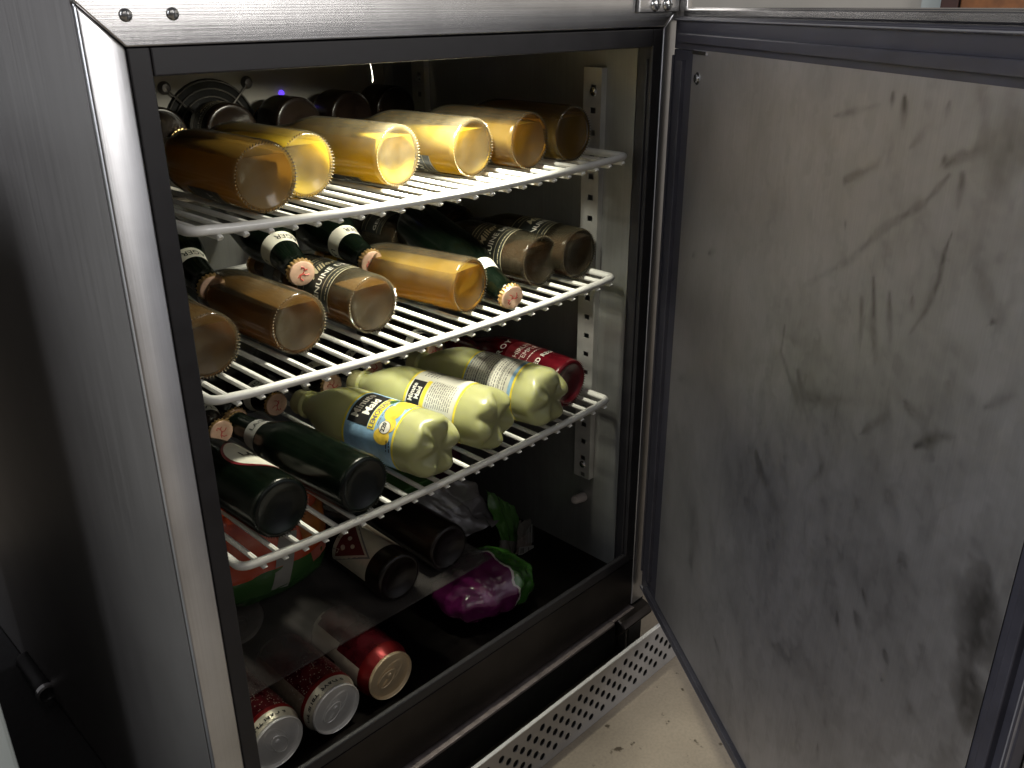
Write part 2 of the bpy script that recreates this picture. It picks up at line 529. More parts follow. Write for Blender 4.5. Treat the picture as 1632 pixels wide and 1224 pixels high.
def words(mb, r, t0, t1, z, h, mat, rnd):
    """a line of print too small to read: word-long dashes round a cylinder"""
    a = t0
    while a < t1:
        w_ = rnd.uniform(3, 9)
        mb.add(cyl_patch(r, a, min(a + w_, t1), z, z + h, 2), mat)
        a += w_ + rnd.uniform(1.2, 2.4)

# ------------------------------------------------------------------ setting
mb = MB().add(box(-6, 6, -6, 6, -H - 0.05, -H))
wtop("floor", mb, M['floor'], (0, 0, 0), "beige stained concrete floor under the refrigerator", "floor", kind="structure", smooth=False)
mb = MB().add(box(2.5, 2.6, -3.0, 3.0, -H, 1.6))
wtop("wall", mb, M['wall'], (2.55, 0, 0), "pale painted wall far behind the open refrigerator door", "wall", kind="structure", smooth=False)

# ------------------------------------------------------------------ refrigerator
FO = (0.32, 0.31, 0.0)
fr = empty("refrigerator", FO, "stainless steel undercounter refrigerator with its door open and shelves of bottles", "refrigerator")
XL, XR, ZT, ZB = 0.044, 0.597, -0.0425, -0.700
BACK = 0.452
# outer shell
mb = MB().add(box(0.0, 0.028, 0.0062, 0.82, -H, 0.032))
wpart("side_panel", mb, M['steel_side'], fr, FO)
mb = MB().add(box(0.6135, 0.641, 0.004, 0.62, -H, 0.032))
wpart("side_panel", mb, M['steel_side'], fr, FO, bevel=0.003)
mb = MB().add(box(0.0285, 0.613, 0.45 + 0.02, 0.62, -H + 0.004, 0.03))
wpart("rear_body", mb, M['dark_steel'], fr, FO)
mb = MB().add(box(0.0, 0.641, 0.002, 0.62, 0.033, 0.037))
wpart("top_panel", mb, M['steel_h'], fr, FO)
# front frame, mitred corners
W_ = 0.028
mb = MB().add(prism([(0.0, 0.032), (0.641, 0.032), (0.641, 0.0035), (0.613, -0.0225), (W_, -0.0238), (0.0, 0.0035)], 1, 0.0, 0.018))
wpart("top_rail", mb, M['steel_h'], fr, FO, bevel=0.0012)
mb = MB().add(prism([(0.0, 0.0029), (W_, -0.0244), (W_, -0.776), (0.0, -0.776)], 1, 0.0, 0.006))
wpart("stile", mb, M['steel_v'], fr, FO, bevel=0.0026, bseg=4)
mb = MB().add(prism([(0.6136, -0.0238), (0.641, 0.003), (0.641, -0.776), (0.6136, -0.776)], 1, 0.0, 0.018))
wpart("stile", mb, M['steel_v'], fr, FO, bevel=0.0012)
mb = MB().add(box(W_ + 0.0006, 0.613, 0.001, 0.018, -0.774, -0.7005))
wpart("bottom_rail", mb, M['dark_steel'], fr, FO, bevel=0.001)  # stainless rail; the dark surroundings it mirrors are put into its colour
mb = MB().add(box(W_ - 0.02, 0.565, -0.009, 0.016, -0.7805, -0.7762))
mb.add(box(0.5665, 0.6125, -0.006, 0.016, -0.7795, -0.7765))
wpart("sill_lip", mb, M['strip'], fr, FO, bevel=0.0008)
mb = MB().add(prism([(0.0, -0.776), (0.0, -0.815), (-0.012, -0.8), (-0.02, -0.79), (-0.012, -0.781)], 0, 0.575, 0.64))
wpart("lower_hinge", mb, M['dark_steel'], fr, FO, bevel=0.004, bseg=3)
# black breaker strip round the opening
for (x0, x1, z0, z1) in ((W_ + 0.0004, XL, ZB, -0.0244), (XR, 0.6132, ZB, -0.0244)):
    mb = MB().add(box(x0, x1, 0.0015, 0.0215, z0, z1))
    s = 1 if x0 > 0.3 else -1
    xe = x0 if s > 0 else x1
    if s > 0:
        mb.add(box(xe - 0.003, xe + 0.0005, 0.006, 0.009, z0 + 0.004, z1 - 0.03))
    wpart("breaker_strip", mb, M['rubber'], fr, FO, bevel=0.0012)
mb = MB().add(box(XL + 0.0003, XR - 0.0003, 0.0015, 0.0215, ZT, -0.0244))
wpart("breaker_strip", mb, M['rubber'], fr, FO, bevel=0.0012)
mb = MB().add(prism([(0.0015, -0.7003), (0.0015, -0.687), (0.006, -0.685), (0.0225, -0.716), (0.0225, -0.735), (0.018, -0.735), (0.018, -0.7003)], 0, XL + 0.0003, XR - 0.0003))
wpart("breaker_strip", mb, M['rubber'], fr, FO, bevel=0.0012)
# liner sheets
def liner(x0, x1, y0, y1, z0, z1, mat='liner'):
    wpart("liner_panel", MB().add(box(x0, x1, y0, y1, z0, z1)), M[mat], fr, FO)
liner(XR + 0.001, XR + 0.012, 0.0225, BACK, -0.716, -0.030)
liner(XL - 0.012, XL - 0.001, 0.0225, BACK, -0.716, -0.030)
liner(XL - 0.001, XR + 0.001, BACK, BACK + 0.015, -0.74, -0.030)
liner(XL - 0.001, XR + 0.001, 0.0225, BACK, -0.030, -0.020)
liner(XL - 0.012, XR + 0.012, 0.0232, BACK, -0.734, -0.716, 'dark_steel')
# evaporator cover with fan
EY = 0.42
ev = wpart("evaporator_cover", MB().add(box(0.05, 0.558, EY, EY + 0.03, -0.205, -0.0305)), M['cover'], fr, FO, bevel=0.002)
fx, fz, fR = 0.295, -0.137, 0.058
mb = MB()
mb.add(prism([(fx + (fR + 0.002) * math.cos(2 * math.pi * i / 40), fz + (fR + 0.002) * math.sin(2 * math.pi * i / 40)) for i in range(40)], 1, EY - 0.0008, EY + 0.001), 0)
for r in (fR, fR - 0.009, fR - 0.018, fR - 0.027, fR - 0.036, fR - 0.045):
    mb.add(tube([(fx + r * math.cos(2 * math.pi * i / 36), EY - 0.004, fz + r * math.sin(2 * math.pi * i / 36)) for i in range(37)], 0.0009, 6), 1)
for a in (45, 135, 225, 315):
    c, s = math.cos(R(a)), math.sin(R(a))
    mb.add(tube([(fx + 0.012 * c, EY - 0.0052, fz + 0.012 * s), (fx + 0.072 * c, EY - 0.0052, fz + 0.072 * s)], 0.0011, 6), 1)
mb.add(lathe([(0.001, 0), (0.012, 0), (0.014, 0.002), (0.014, 0.005)], 20), 1, Matrix.Translation((fx, EY - 0.006, fz)) @ Matrix.Rotation(R(-90), 4, 'X'))
wpart("fan_grille", mb, [M['void'], M['fan']], ev, FO)
for sx, sz in ((fx - 0.0515, fz + 0.0525), (fx + 0.0525, fz + 0.0525)):
    mb = MB().add(lathe([(0.0075, 0), (0.0075, 0.002), (0.005, 0.004), (0.0045, 0.0055), (0.001, 0.006)], 18), 0, Matrix.Translation((sx, EY, sz)) @ Matrix.Rotation(R(90), 4, 'X'))
    wpart("screw", mb, M['fan'], ev, FO)
mb = MB().add(lathe([(0.0035, 0), (0.0035, 0.002), (0.002, 0.0035), (0.0005, 0.004)], 14), 0, Matrix.Translation((0.394, EY, -0.1000)) @ Matrix.Rotation(R(90), 4, 'X'))
wpart("blue_glow_dot", mb, M['blue_dot'], ev, FO)  # small dot with blue emission
# shelf uprights (slotted channels)
def pilaster(x, sgn, y0, y1, zt, zb):
    mb = MB()
    d = 0.009 * sgn                       # channel stands off the wall
    xf = x - d
    a, b = min(xf, xf + 0.0012 * sgn), max(xf, xf + 0.0012 * sgn)
    ym, yw = y0 + 0.0155, 0.0035
    mb.add(box(a, b, y0, y0 + 0.0015 + 0.0085 - yw, zb, zt))
    yA, yB = y0 + 0.0065, y0 + 0.0145
    mb.v[-8:] = box(a, b, y0, yA, zb, zt)[0]
    mb.add(box(a, b, yB, y1, zb, zt))
    z = zt
    k = 0
    while z > zb + 0.02:
        z2 = z - 0.0185
        mb.add(box(a, b, yA, yB, max(z2, zb), z))
        z = z2 - 0.0065
        k += 1
    mb.add(box(a, b, yA, yB, zb, min(z + 0.0, zb + 0.02)))
    mb.add(box(min(xf, x), max(xf, x), y1, y1 + 0.0012, zb, zt))
    mb.add(box(min(xf, x), max(xf, x), y0 - 0.0012, y0, zb, zt))
    pl = wpart("shelf_upright", mb, M['upright'], fr, FO, smooth=False)
    for zz in (zt - 0.026, (zt + zb) / 2 + 0.02, zb + 0.02):
        s = MB().add(lathe([(0.0052, 0), (0.0052, 0.0006), (0.0038, 0.0020), (0.0008, 0.0026)], 14), 0, Matrix.Translation((xf, (yA + yB) / 2, zz)) @ Matrix.Rotation(R(-90 * sgn), 4, 'Y'))
        wpart("screw", s, M['screw'], pl, FO)
pilaster(XR + 0.001, 1, 0.0655, 0.0895, -0.0655, -0.592)
pilaster(XR + 0.001, 1, 0.375, 0.399, -0.0655, -0.592)
pilaster(XL - 0.001, -1, 0.0655, 0.0895, -0.0655, -0.592)
mb = MB().add(lathe([(0.0065, 0), (0.0068, 0.003), (0.0060, 0.018), (0.0048, 0.021), (0.001, 0.022)], 18), 0, Matrix.Translation((XR, 0.079, -0.627)) @ Matrix.Rotation(R(-82), 4, 'Y'))
wpart("wall_plug", mb, M['plug'], fr, FO)
# screws on the top rail
def panhead(x, y, z, r, parent, mat=None):
    mb = MB().add(lathe([(r, 0), (r, r * 0.18), (r * 0.82, r * 0.45), (r * 0.5, r * 0.62), (r * 0.02, r * 0.66)], 22), 0, Matrix.Translation((x, y, z)) @ Matrix.Rotation(R(90), 4, 'X'))
    mb.add(box(x - r * 0.62, x + r * 0.62, y - r * 0.67, y - r * 0.40, z - r * 0.10, z + r * 0.10), 1)
    mb.add(box(x - r * 0.10, x + r * 0.10, y - r * 0.675, y - r * 0.40, z - r * 0.62, z + r * 0.62), 1)
    return wpart("screw", mb, [mat or M['screw'], M['screw_dark']], parent, FO)
panhead(0.0308, 0.0, -0.0046, 0.0042, fr)
panhead(0.0623, 0.0, -0.0042, 0.0042, fr)
hb = wpart("hinge_bracket", MB().add(box(0.561, 0.632, -0.005, -0.0003, -0.0085, 0.032)).add(box(0.6325, 0.642, -0.014, 0.0, -0.017, 0.03)), M['steel_h'], fr, FO, bevel=0.0012)
for x in (0.5875, 0.6085):
    panhead(x, -0.005, -0.0005, 0.0068, hb, M['chrome'])
# machine compartment and perforated grille
wpart("base_panel", MB().add(box(0.029, 0.612, 0.020, 0.03, -H + 0.004, -0.784)).add(box(0.6125, 0.6418, 0.0015, 0.0036, -H + 0.004, -0.7768)), M['void'], fr, FO)
GY, gx0, gx1, gzt, gzb = -0.045, -0.020, 0.672, -0.7925, -0.8725
mb = MB()
px, pz, hr = 0.02335, 0.01195, 0.0052
zrow0 = -0.8087
ztop = zrow0 + pz / 2
zbot = zrow0 - 4.5 * pz
def strip(x0, x1, z0, z1):
    mb.add(([(x0, GY, z0), (x1, GY, z0), (x1, GY, z1), (x0, GY, z1)], [(0, 1, 2, 3)]))
strip(gx0, gx1, ztop, gzt)
strip(gx0, gx1, gzb, zbot)
for r in range(5):
    zc = zrow0 - r * pz
    x = 0.5918 + 0.0118 * r
    while x - px > gx0 + px:
        x -= px
    strip(gx0, x - px / 2, zc - pz / 2, zc + pz / 2)
    while x + px / 2 < gx1 - 0.004:
        n = 16
        v, f = [], []
        for i in range(n):
            a = 2 * math.pi * (i + 0.5) / n
            c, s = math.cos(a), math.sin(a)
            v.append((x + hr * 0.92 * c, GY, zc + hr * s))
            k = 1 / max(abs(c) / (px / 2), abs(s) / (pz / 2))
            v.append((x + c * k, GY, zc + s * k))
            v.append((x + hr * 0.92 * c, GY + 0.0012, zc + hr * s))
        corners = []
        for i in range(n):
            j = (i + 1) % n
            f.append((3 * i, 3 * i + 1, 3 * j + 1, 3 * j))
            f.append((3 * i, 3 * j, 3 * j + 2, 3 * i + 2))
        # corner fillers
        for sx_, sz_ in ((1, 1), (-1, 1), (-1, -1), (1, -1)):
            best = [i for i in range(n) if (abs(v[3 * i + 1][0] - x - sx_ * px / 2) < 1e-6 and (v[3 * i + 1][2] - zc) * sz_ > 0)]
            if best:
                i = max(best, key=lambda q: abs(v[3 * q + 1][2] - zc))
                j = (i + 1) % n if sx_ * sz_ > 0 else (i - 1) % n
                v.append((x + sx_ * px / 2, GY, zc + sz_ * pz / 2))
                f.append((3 * i + 1, len(v) - 1, 3 * j + 1) if sx_ * sz_ > 0 else (3 * j + 1, len(v) - 1, 3 * i + 1))
        mb.add((v, f))
        x += px
    strip(x - px / 2, gx1, zc - pz / 2, zc + pz / 2)
gp = wpart("kick_grille", mb, M['grille'], fr, FO, smooth=False)
wpart("grille_flange", MB().add(box(gx0, gx1 - 0.05, GY - 0.0008, GY + 0.004, gzt, gzt + 0.002)), M['grille_edge'], gp, FO, bevel=0.0005)
wpart("grille_hole_shade", MB().add(box(gx0, gx1, GY + 0.0035, GY + 0.005, gzb + 0.0005, gzt - 0.004)), M['void'], gp, FO)  # black sheet close behind, standing for the darkness inside the holes

# ------------------------------------------------------------------ door, swung open about 55 degrees
du = Vector((-0.5714, -0.8207, 0)).normalized()
dn = Vector((-du.y, du.x, 0)) * -1.0
if dn.x > 0: dn = -dn                       # inner side faces the cabinet
DP = Vector((0.625, -0.005, 0))
def D(s, n_, z):
    q = DP + du * s + dn * n_
    return (q.x, q.y, z)
def dbox(s0, s1, n0, n1, z0, z1):
    v, f = box(s0, s1, n0, n1, z0, z1)
    return [D(*q) for q in v], [tuple(reversed(q)) for q in f]
DO = (0.40, -0.35, 0.0)
SW, DT, DB = 0.645, -0.0035, -0.752
mb = MB().add(dbox(-0.004, SW, -0.052, -0.0115, DB + 0.001, DT))
mb.add(dbox(0.0, SW - 0.004, -0.012, -0.0085, DT - 0.0085, DT - 0.001))
door = wpart("door", mb, M['steel_h'], fr, FO, bevel=0.0015)
def gasket_bar(s0, s1, z0, z1, horiz):
    mb = MB()
    if horiz:
        h = z1 - z0
        mb.add(dbox(s0, s1, -0.011, -0.002, z0, z1), 0)
        top = z1 > -0.3
        e = (z1 - 0.004, z1 - 0.001) if top else (z0 + 0.001, z0 + 0.004)
        mb.add(dbox(s0 + 0.002, s1 - 0.002, -0.004, 0.0015, *e), 1)
        c0, c1 = (z0 + 0.004, z0 + 0.013)
        mb.add(dbox(s0 + 0.02, s1 - 0.02, -0.003, 0.0032, c0 + h * 0.1, c1 + h * 0.1), 0)
    else:
        wd = s1 - s0
        mb.add(dbox(s0, s1, -0.011, -0.002, z0, z1), 0)
        mb.add(dbox(s0 + wd * 0.35, s0 + wd * 0.62, -0.003, 0.0032, z0 + 0.01, z1 - 0.01), 0)
        e = (s1 - 0.004, s1 - 0.001) if s0 > 0.3 else (s0 + 0.001, s0 + 0.004)
        mb.add(dbox(e[0], e[1], -0.004, 0.001, z0 + 0.006, z1 - 0.006), 1 if s0 > 0.3 else 0)
    return wpart("gasket", mb, [M['gasket'], M['ridge']], door, FO, bevel=0.001)
gasket_bar(-0.002, SW - 0.002, -0.0445, -0.0125, True)
gasket_bar(-0.002, SW - 0.002, DB + 0.002, -0.7285, True)
gasket_bar(-0.002, 0.0575, -0.7280, -0.0450, False)
gasket_bar(0.6125, SW - 0.002, -0.7280, -0.0450, False)
# lining sheet with smears
STROKES = [([(0.419, -0.056), (0.42, -0.065)], 0.0015, 0.8), ([(0.433, -0.057), (0.437, -0.075)], 0.0019, 1), ([(0.348, -0.078), (0.406, -0.064)], 0.0012, 0.5), ([(0.376, -0.12), (0.413, -0.104), (0.42, -0.093)], 0.0019, 0.7), ([(0.484, -0.089), (0.487, -0.093)], 0.0025, 1), ([(0.486, -0.092), (0.497, -0.085), (0.518, -0.076), (0.508, -0.053), (0.501, -0.049)], 0.0025, 0.8), ([(0.479, -0.056), (0.478, -0.064)], 0.0014, 0.6), ([(0.447, -0.087), (0.464, -0.071)], 0.0015, 0.4), ([(0.531, -0.049), (0.542, -0.085)], 0.0085, 0.55), ([(0.529, -0.087), (0.531, -0.124), (0.554, -0.167)], 0.0055, 0.55), ([(0.491, -0.097), (0.473, -0.117), (0.429, -0.146), (0.398, -0.175), (0.337, -0.212)], 0.0015, 0.6), ([(0.503, -0.095), (0.505, -0.122)], 0.0017, 0.7), ([(0.505, -0.124), (0.5, -0.144), (0.5, -0.161), (0.493, -0.183), (0.481, -0.203)], 0.001, 0.8), ([(0.43, -0.179), (0.448, -0.237)], 0.0018, 0.9), ([(0.42, -0.199), (0.429, -0.239)], 0.0017, 0.6), ([(0.452, -0.184), (0.461, -0.215)], 0.0016, 0.7), ([(0.477, -0.179), (0.478, -0.188)], 0.0011, 0.5), ([(0.553, -0.171), (0.554, -0.173)], 0.0024, 0.9), ([(0.547, -0.136), (0.551, -0.142)], 0.0039, 0.45), ([(0.384, -0.149), (0.385, -0.155)], 0.0008, 0.7), ([(0.095, -0.251), (0.103, -0.245)], 0.0018, 0.6), ([(0.138, -0.237), (0.154, -0.23)], 0.0017, 0.7), ([(0.313, -0.256), (0.312, -0.28), (0.332, -0.297), (0.359, -0.319)], 0.0017, 0.6), ([(0.315, -0.264), (0.371, -0.258), (0.43, -0.259)], 0.0042, 0.45), ([(0.344, -0.286), (0.37, -0.32)], 0.0019, 0.6), ([(0.36, -0.303), (0.458, -0.263), (0.48, -0.268)], 0.0027, 0.45), ([(0.083, -0.4), (0.131, -0.38), (0.177, -0.376)], 0.0041, 0.55), ([(0.488, -0.25), (0.513, -0.253)], 0.0022, 0.6), ([(0.529, -0.214), (0.544, -0.241)], 0.004, 0.5), ([(0.562, -0.221), (0.588, -0.199)], 0.0019, 0.5), ([(0.29, -0.394), (0.323, -0.417), (0.359, -0.433)], 0.0034, 0.8), ([(0.277, -0.45), (0.315, -0.442)], 0.0035, 0.6), ([(0.153, -0.536), (0.163, -0.563), (0.161, -0.6)], 0.0056, 0.75), ([(0.412, -0.375), (0.42, -0.397)], 0.004, 0.55), ([(0.331, -0.298), (0.369, -0.314)], 0.0025, 0.5), ([(0.508, -0.274), (0.529, -0.256), (0.543, -0.25), (0.543, -0.259)], 0.002, 0.8), ([(0.527, -0.219), (0.54, -0.251)], 0.0031, 0.45), ([(0.489, -0.252), (0.512, -0.258)], 0.002, 0.5), ([(0.444, -0.296), (0.476, -0.263)], 0.0017, 0.5), ([(0.476, -0.351), (0.515, -0.356), (0.538, -0.372)], 0.0054, 0.4), ([(0.514, -0.362), (0.515, -0.363)], 0.0029, 0.5), ([(0.48, -0.411), (0.49, -0.422)], 0.0017, 0.6), ([(0.453, -0.452), (0.459, -0.466)], 0.0018, 0.6), ([(0.475, -0.435), (0.486, -0.448)], 0.0023, 0.6), ([(0.518, -0.438), (0.524, -0.447)], 0.0019, 0.8), ([(0.52, -0.462), (0.521, -0.463)], 0.0014, 0.6), ([(0.363, -0.557), (0.428, -0.542), (0.433, -0.56)], 0.0034, 0.55), ([(0.238, -0.645), (0.258, -0.655)], 0.0016, 0.6), ([(0.592, -0.321), (0.597, -0.358), (0.595, -0.38)], 0.0094, 1.0), ([(0.598, -0.381), (0.605, -0.414)], 0.0092, 1.0), ([(0.555, -0.457), (0.582, -0.46)], 0.0034, 0.5), ([(0.461, -0.559), (0.482, -0.58)], 0.0034, 0.4), ([(0.457, -0.587), (0.461, -0.602)], 0.0014, 0.5), ([(0.4, -0.349), (0.377, -0.386)], 0.0019, 0.3)]
ns, nz_ = 340, 400
S0, S1, Z0, Z1 = 0.056, 0.6135, -0.7300, -0.0432
ss = np.linspace(S0, S1, ns); zz = np.linspace(Z0, Z1, nz_)
SS, ZZ = np.meshgrid(ss, zz)
wob = np.zeros_like(SS); wob2 = np.zeros_like(SS)
rs = np.random.RandomState(3)
for k in range(14):
    a, b, c = rs.uniform(-260, 260), rs.uniform(-260, 260), rs.uniform(0, 6.28)
    wob += np.sin(a * SS + b * ZZ + c) / 5.0
    a, b, c = rs.uniform(-700, 700), rs.uniform(-700, 700), rs.uniform(0, 6.28)
    wob2 += np.sin(a * SS + b * ZZ + c) / 5.0
mask = np.zeros_like(SS)
for pts, hw, st in STROKES:
    hw = hw * 2.1
    d = np.full_like(SS, 9.0)
    tl_ = np.zeros_like(SS)
    tot = sum(math.hypot(a1 - a0, b1 - b0) for (a0, b0), (a1, b1) in zip(pts[:-1], pts[1:]))
    run = 0.0
    for (a0, b0), (a1, b1) in zip(pts[:-1], pts[1:]):
        vx, vz = a1 - a0, b1 - b0
        ln = math.hypot(vx, vz)
        tt = np.clip(((SS - a0) * vx + (ZZ - b0) * vz) / (vx * vx + vz * vz + 1e-12), 0, 1)
        dd = np.hypot(SS - a0 - tt * vx, ZZ - b0 - tt * vz)
        tl_ = np.where(dd < d, (run + tt * ln) / tot, tl_)
        d = np.minimum(d, dd)
        run += ln
    d = d + wob * hw * 0.42 + wob2 * hw * 0.22
    wid = hw * (0.65 + 0.5 * np.sin(tl_ * 3.14))
    mk = np.clip(1 - d / (wid * 1.5), 0, 1)
    mk = mk * mk * (3 - 2 * mk)
    fade = 0.55 + 0.45 * np.sin(0.5 + tl_ * 2.4 + 3 * hw * 100)
    halo = np.clip(1 - d / (hw * 4.0), 0, 1) ** 2 * 0.12
    mask = np.maximum(mask, mk * st * 0.75 * fade * (0.75 + 0.25 * np.clip(wob2 + wob, -1, 1)) + halo * st * 0.6)
for (cs, cz, rs_, rz_, st) in ((0.50, -0.20, 0.07, 0.10, 0.16), (0.40, -0.30, 0.11, 0.06, 0.15), (0.30, -0.45, 0.10, 0.08, 0.12), (0.56, -0.10, 0.05, 0.06, 0.16), (0.12, -0.50, 0.07, 0.12, 0.10), (0.52, -0.40, 0.06, 0.09, 0.14), (0.09, -0.10, 0.03, 0.05, 0.12)):
    q = ((SS - cs) / rs_) ** 2 + ((ZZ - cz) / rz_) ** 2 + wob * 0.5
    mask = mask + 0.6 * st * np.clip(1 - q, 0, 1) * (1 - mask)
# broad wipes and finger prints: drawn-out value noise, laid at several slants
def vnoise(ca, cb, an, seed):
    r_ = np.random.RandomState(seed)
    g = r_.rand(160, 160)
    U = ((SS - 0.3) * math.cos(an) + (ZZ + 0.4) * math.sin(an)) / ca + 80
    W2 = (-(SS - 0.3) * math.sin(an) + (ZZ + 0.4) * math.cos(an)) / cb + 80
    U = U + 0.35 * wob; W2 = W2 + 0.35 * wob2
    i, j = np.floor(U).astype(int) % 159, np.floor(W2).astype(int) % 159
    fu, fv = U - np.floor(U), W2 - np.floor(W2)
    fu, fv = fu * fu * (3 - 2 * fu), fv * fv * (3 - 2 * fv)
    return (g[i, j] * (1 - fu) + g[i + 1, j] * fu) * (1 - fv) + (g[i, j + 1] * (1 - fu) + g[i + 1, j + 1] * fu) * fv
def sstep(a_, b_, x_):
    q = np.clip((x_ - a_) / (b_ - a_), 0, 1)
    return q * q * (3 - 2 * q)
where = 0.35 + 0.65 * sstep(0.12, 0.34, SS)
for ca, cb, an, sd, lo, hi, st in ((0.070, 0.014, 1.15, 1, 0.55, 0.85, 0.30), (0.050, 0.010, 1.9, 2, 0.60, 0.85, 0.28), (0.09, 0.02, 0.6, 3, 0.55, 0.8, 0.22), (0.020, 0.009, 1.4, 4, 0.66, 0.86, 0.34), (0.03, 0.012, 2.4, 5, 0.66, 0.9, 0.26), (0.10, 0.05, 1.2, 6, 0.45, 0.75, 0.20)):
    mask = mask + 0.25 * st * where * sstep(lo, hi, vnoise(ca, cb, an, sd)) * (1 - mask)
mask = mask + 0.10 * (vnoise(0.012, 0.008, 1.0, 9) - 0.5) * where
mask = np.clip(mask, 0, 1)
# thin wipe marks
for k in range(26):
    cs, cz, an, ln, st = rs.uniform(0.2, 0.6), rs.uniform(-0.6, -0.06), rs.uniform(0.9, 2.0), rs.uniform(0.02, 0.09), rs.uniform(0.05, 0.16)
    u_ = (SS - cs) * math.cos(an) + (ZZ - cz) * math.sin(an); v_ = -(SS - cs) * math.sin(an) + (ZZ - cz) * math.cos(an) + 6 * u_ * u_
    mask = np.maximum(mask, st * np.exp(-(v_ / 0.0016) ** 2) * np.clip(1 - np.abs(u_) / ln, 0, 1))
V = [D(float(a), -0.0012, float(b)) for a, b in zip(SS.ravel(), ZZ.ravel())]
F = []
for j in range(nz_ - 1):
    for i in range(ns - 1):
        q = j * ns + i
        F.append((q, q + ns, q + ns + 1, q + 1))
mb = MB(); mb.v, mb.f, mb.m = V, F, [0] * len(F)
lin = wpart("inner_panel", mb, M['lining'], door, FO)
at_ = lin.data.attributes.new("smear", 'FLOAT', 'POINT')
at_.data.foreach_set("value", mask.ravel().astype(np.float32))
mb = MB().add(dbox(0.058, 0.094, -0.0012, 0.0006, -0.0475, -0.0440))
wpart("panel_clip", mb, M['steel_h'], door, FO)
ax = Matrix(((du.x, 0, dn.x, 0), (du.y, 0, dn.y, 0), (0, 1, 0, 0), (0, 0, 0, 1)))
mb = MB().add(lathe([(0.0062, 0), (0.0062, 0.0008), (0.0042, 0.0014), (0.004, 0.003), (0.0008, 0.0035)], 22), 0, Matrix.Translation(D(0.073, -0.0012, -0.0705)) @ ax)
wpart("screw", mb, M['screw'], door, FO)

# ------------------------------------------------------------------ wire shelves
def sag(x):
    tt = min(1, max(0, (x - 0.067) / 0.51))
    return -0.0075 * 4 * tt * (1 - tt)
RAIL = {1: (-0.156, 0.0290, 0.0141), 2: (-0.2977, 0.0354, 0.0247), 3: (-0.4569, 0.0288, 0.0256)}
wire_mesh = None
def wire_shelf(i, label):
    global wire_mesh
    z, yl, yr = RAIL[i]
    o = (0.322, 0.22, z + H - 0.01)
    root = empty("wire_shelf", o, label, "shelf", "wire shelves in the refrigerator")
    x0, x1, yb, rc = 0.0665, 0.577, 0.40, 0.011
    yf = lambda x: yl + (yr - yl) * (x - x0) / (x1 - x0)
    path = [(x0, yb, z)]
    path += [(x0, yl + rc + 0.02, z)]
    for k in range(7):
        a = R(180 + 90 * k / 6)
        path.append((x0 + rc + rc * math.cos(a), yl + rc + rc * math.sin(a), z))
    for k in range(1, 24):
        x = x0 + rc + (x1 - x0 - 2 * rc) * k / 24
        path.append((x, yf(x), z + sag(x)))
    for k in range(7):
        a = R(270 + 90 * k / 6)
        path.append((x1 - rc + rc * math.cos(a), yr + rc + rc * math.sin(a), z))
    path += [(x1, yr + rc + 0.02, z), (x1, yb, z)]
    wpart("frame_rod", MB().add(tube(path, 0.0041, 12)), M['wire'], root, o)
    wpart("back_rod", MB().add(tube([(x0, yb, z), (0.2, yb, z - 0.003), (0.32, yb, z - 0.004), (0.45, yb, z - 0.003), (x1, yb, z)], 0.0035, 10)), M['wire'], root, o)
    wpart("cross_rod", MB().add(tube([(x0, 0.21, z - 0.009), (0.2, 0.21, z - 0.014), (0.32, 0.21, z - 0.0155), (0.45, 0.21, z - 0.014), (x1, 0.21, z - 0.009)], 0.003, 8)), M['wire'], root, o)
    if wire_mesh is None:
        p_ = [(0, -0.0030, -0.0012), (0, -0.0024, -0.0005), (0, -0.0010, 0)] + [(0, q, 0) for q in (0.02, 0.1, 0.2, 0.3, 0.372)]
        wire_mesh = MB().add(tube(p_, 0.0027, 8)).mesh("wire", M['wire'])
    for k in range(23):
        x = 0.0873 + 0.02178 * k
        wo = link("wire", wire_mesh, root)
        wo.location = (x - o[0], yf(x) - o[1], z + sag(x) - 0.0054 + H - o[2])
wire_shelf(1, "topmost white wire shelf, holding a row of clear amber bottles")
wire_shelf(2, "middle white wire shelf, holding capped dark bottles among amber ones")
wire_shelf(3, "lowest white wire shelf, holding three lemonade bottles and dark green bottles")

# ------------------------------------------------------------------ bottles
BR = 0.0305
PROF = [(0.0015, 0.0055), (0.012, 0.0048), (0.021, 0.0028), (0.0245, 0.0006), (0.0268, 0.0), (0.0290, 0.0012), (0.0301, 0.0038), (BR, 0.0075), (BR, 0.05), (BR, 0.110), (0.0300, 0.122), (0.0280, 0.133), (0.0245, 0.144), (0.0205, 0.156), (0.0175, 0.170), (0.0155, 0.186), (0.0143, 0.202), (0.0138, 0.212), (0.0146, 0.2135), (0.0146, 0.217), (0.0132, 0.2185), (0.0130, 0.224), (0.0105, 0.224), (0.0100, 0.222)]
BL = 0.229
def knurl(mb, mat, r=0.0285, n=60):
    for i in range(n):
        a = 2 * math.pi * i / n
        m_ = Matrix.Rotation(a, 4, 'Z') @ Matrix.Translation((r, 0, 0.0013)) @ Matrix.Rotation(R(38), 4, 'Y')
        l, w2, h = 0.0024, 0.0008, 0.0007
        v = [(-l, 0, 0), (0, -w2, 0), (l, 0, 0), (0, w2, 0), (-l * .4, 0, -h), (l * .4, 0, -h)]
        f = [(0, 1, 4), (1, 5, 4), (1, 2, 5), (2, 3, 5), (3, 4, 5), (3, 0, 4), (0, 3, 2, 1)]
        mb.add((v, f), mat, m_)
MESH = {}
def clear_glass_mesh():
    if 'cg' not in MESH:
        mb = MB().add(lathe(PROF, 56), 0)
        mb.f.pop(); mb.m.pop()
        MESH['cg'] = mb.mesh("glass", [M['glass']], angle=60)
        kb = MB(); knurl(kb, 0)
        MESH['kn'] = kb.mesh("knurled_heel", [M['knurl']], smooth=False)
    return MESH['cg'], MESH['kn']
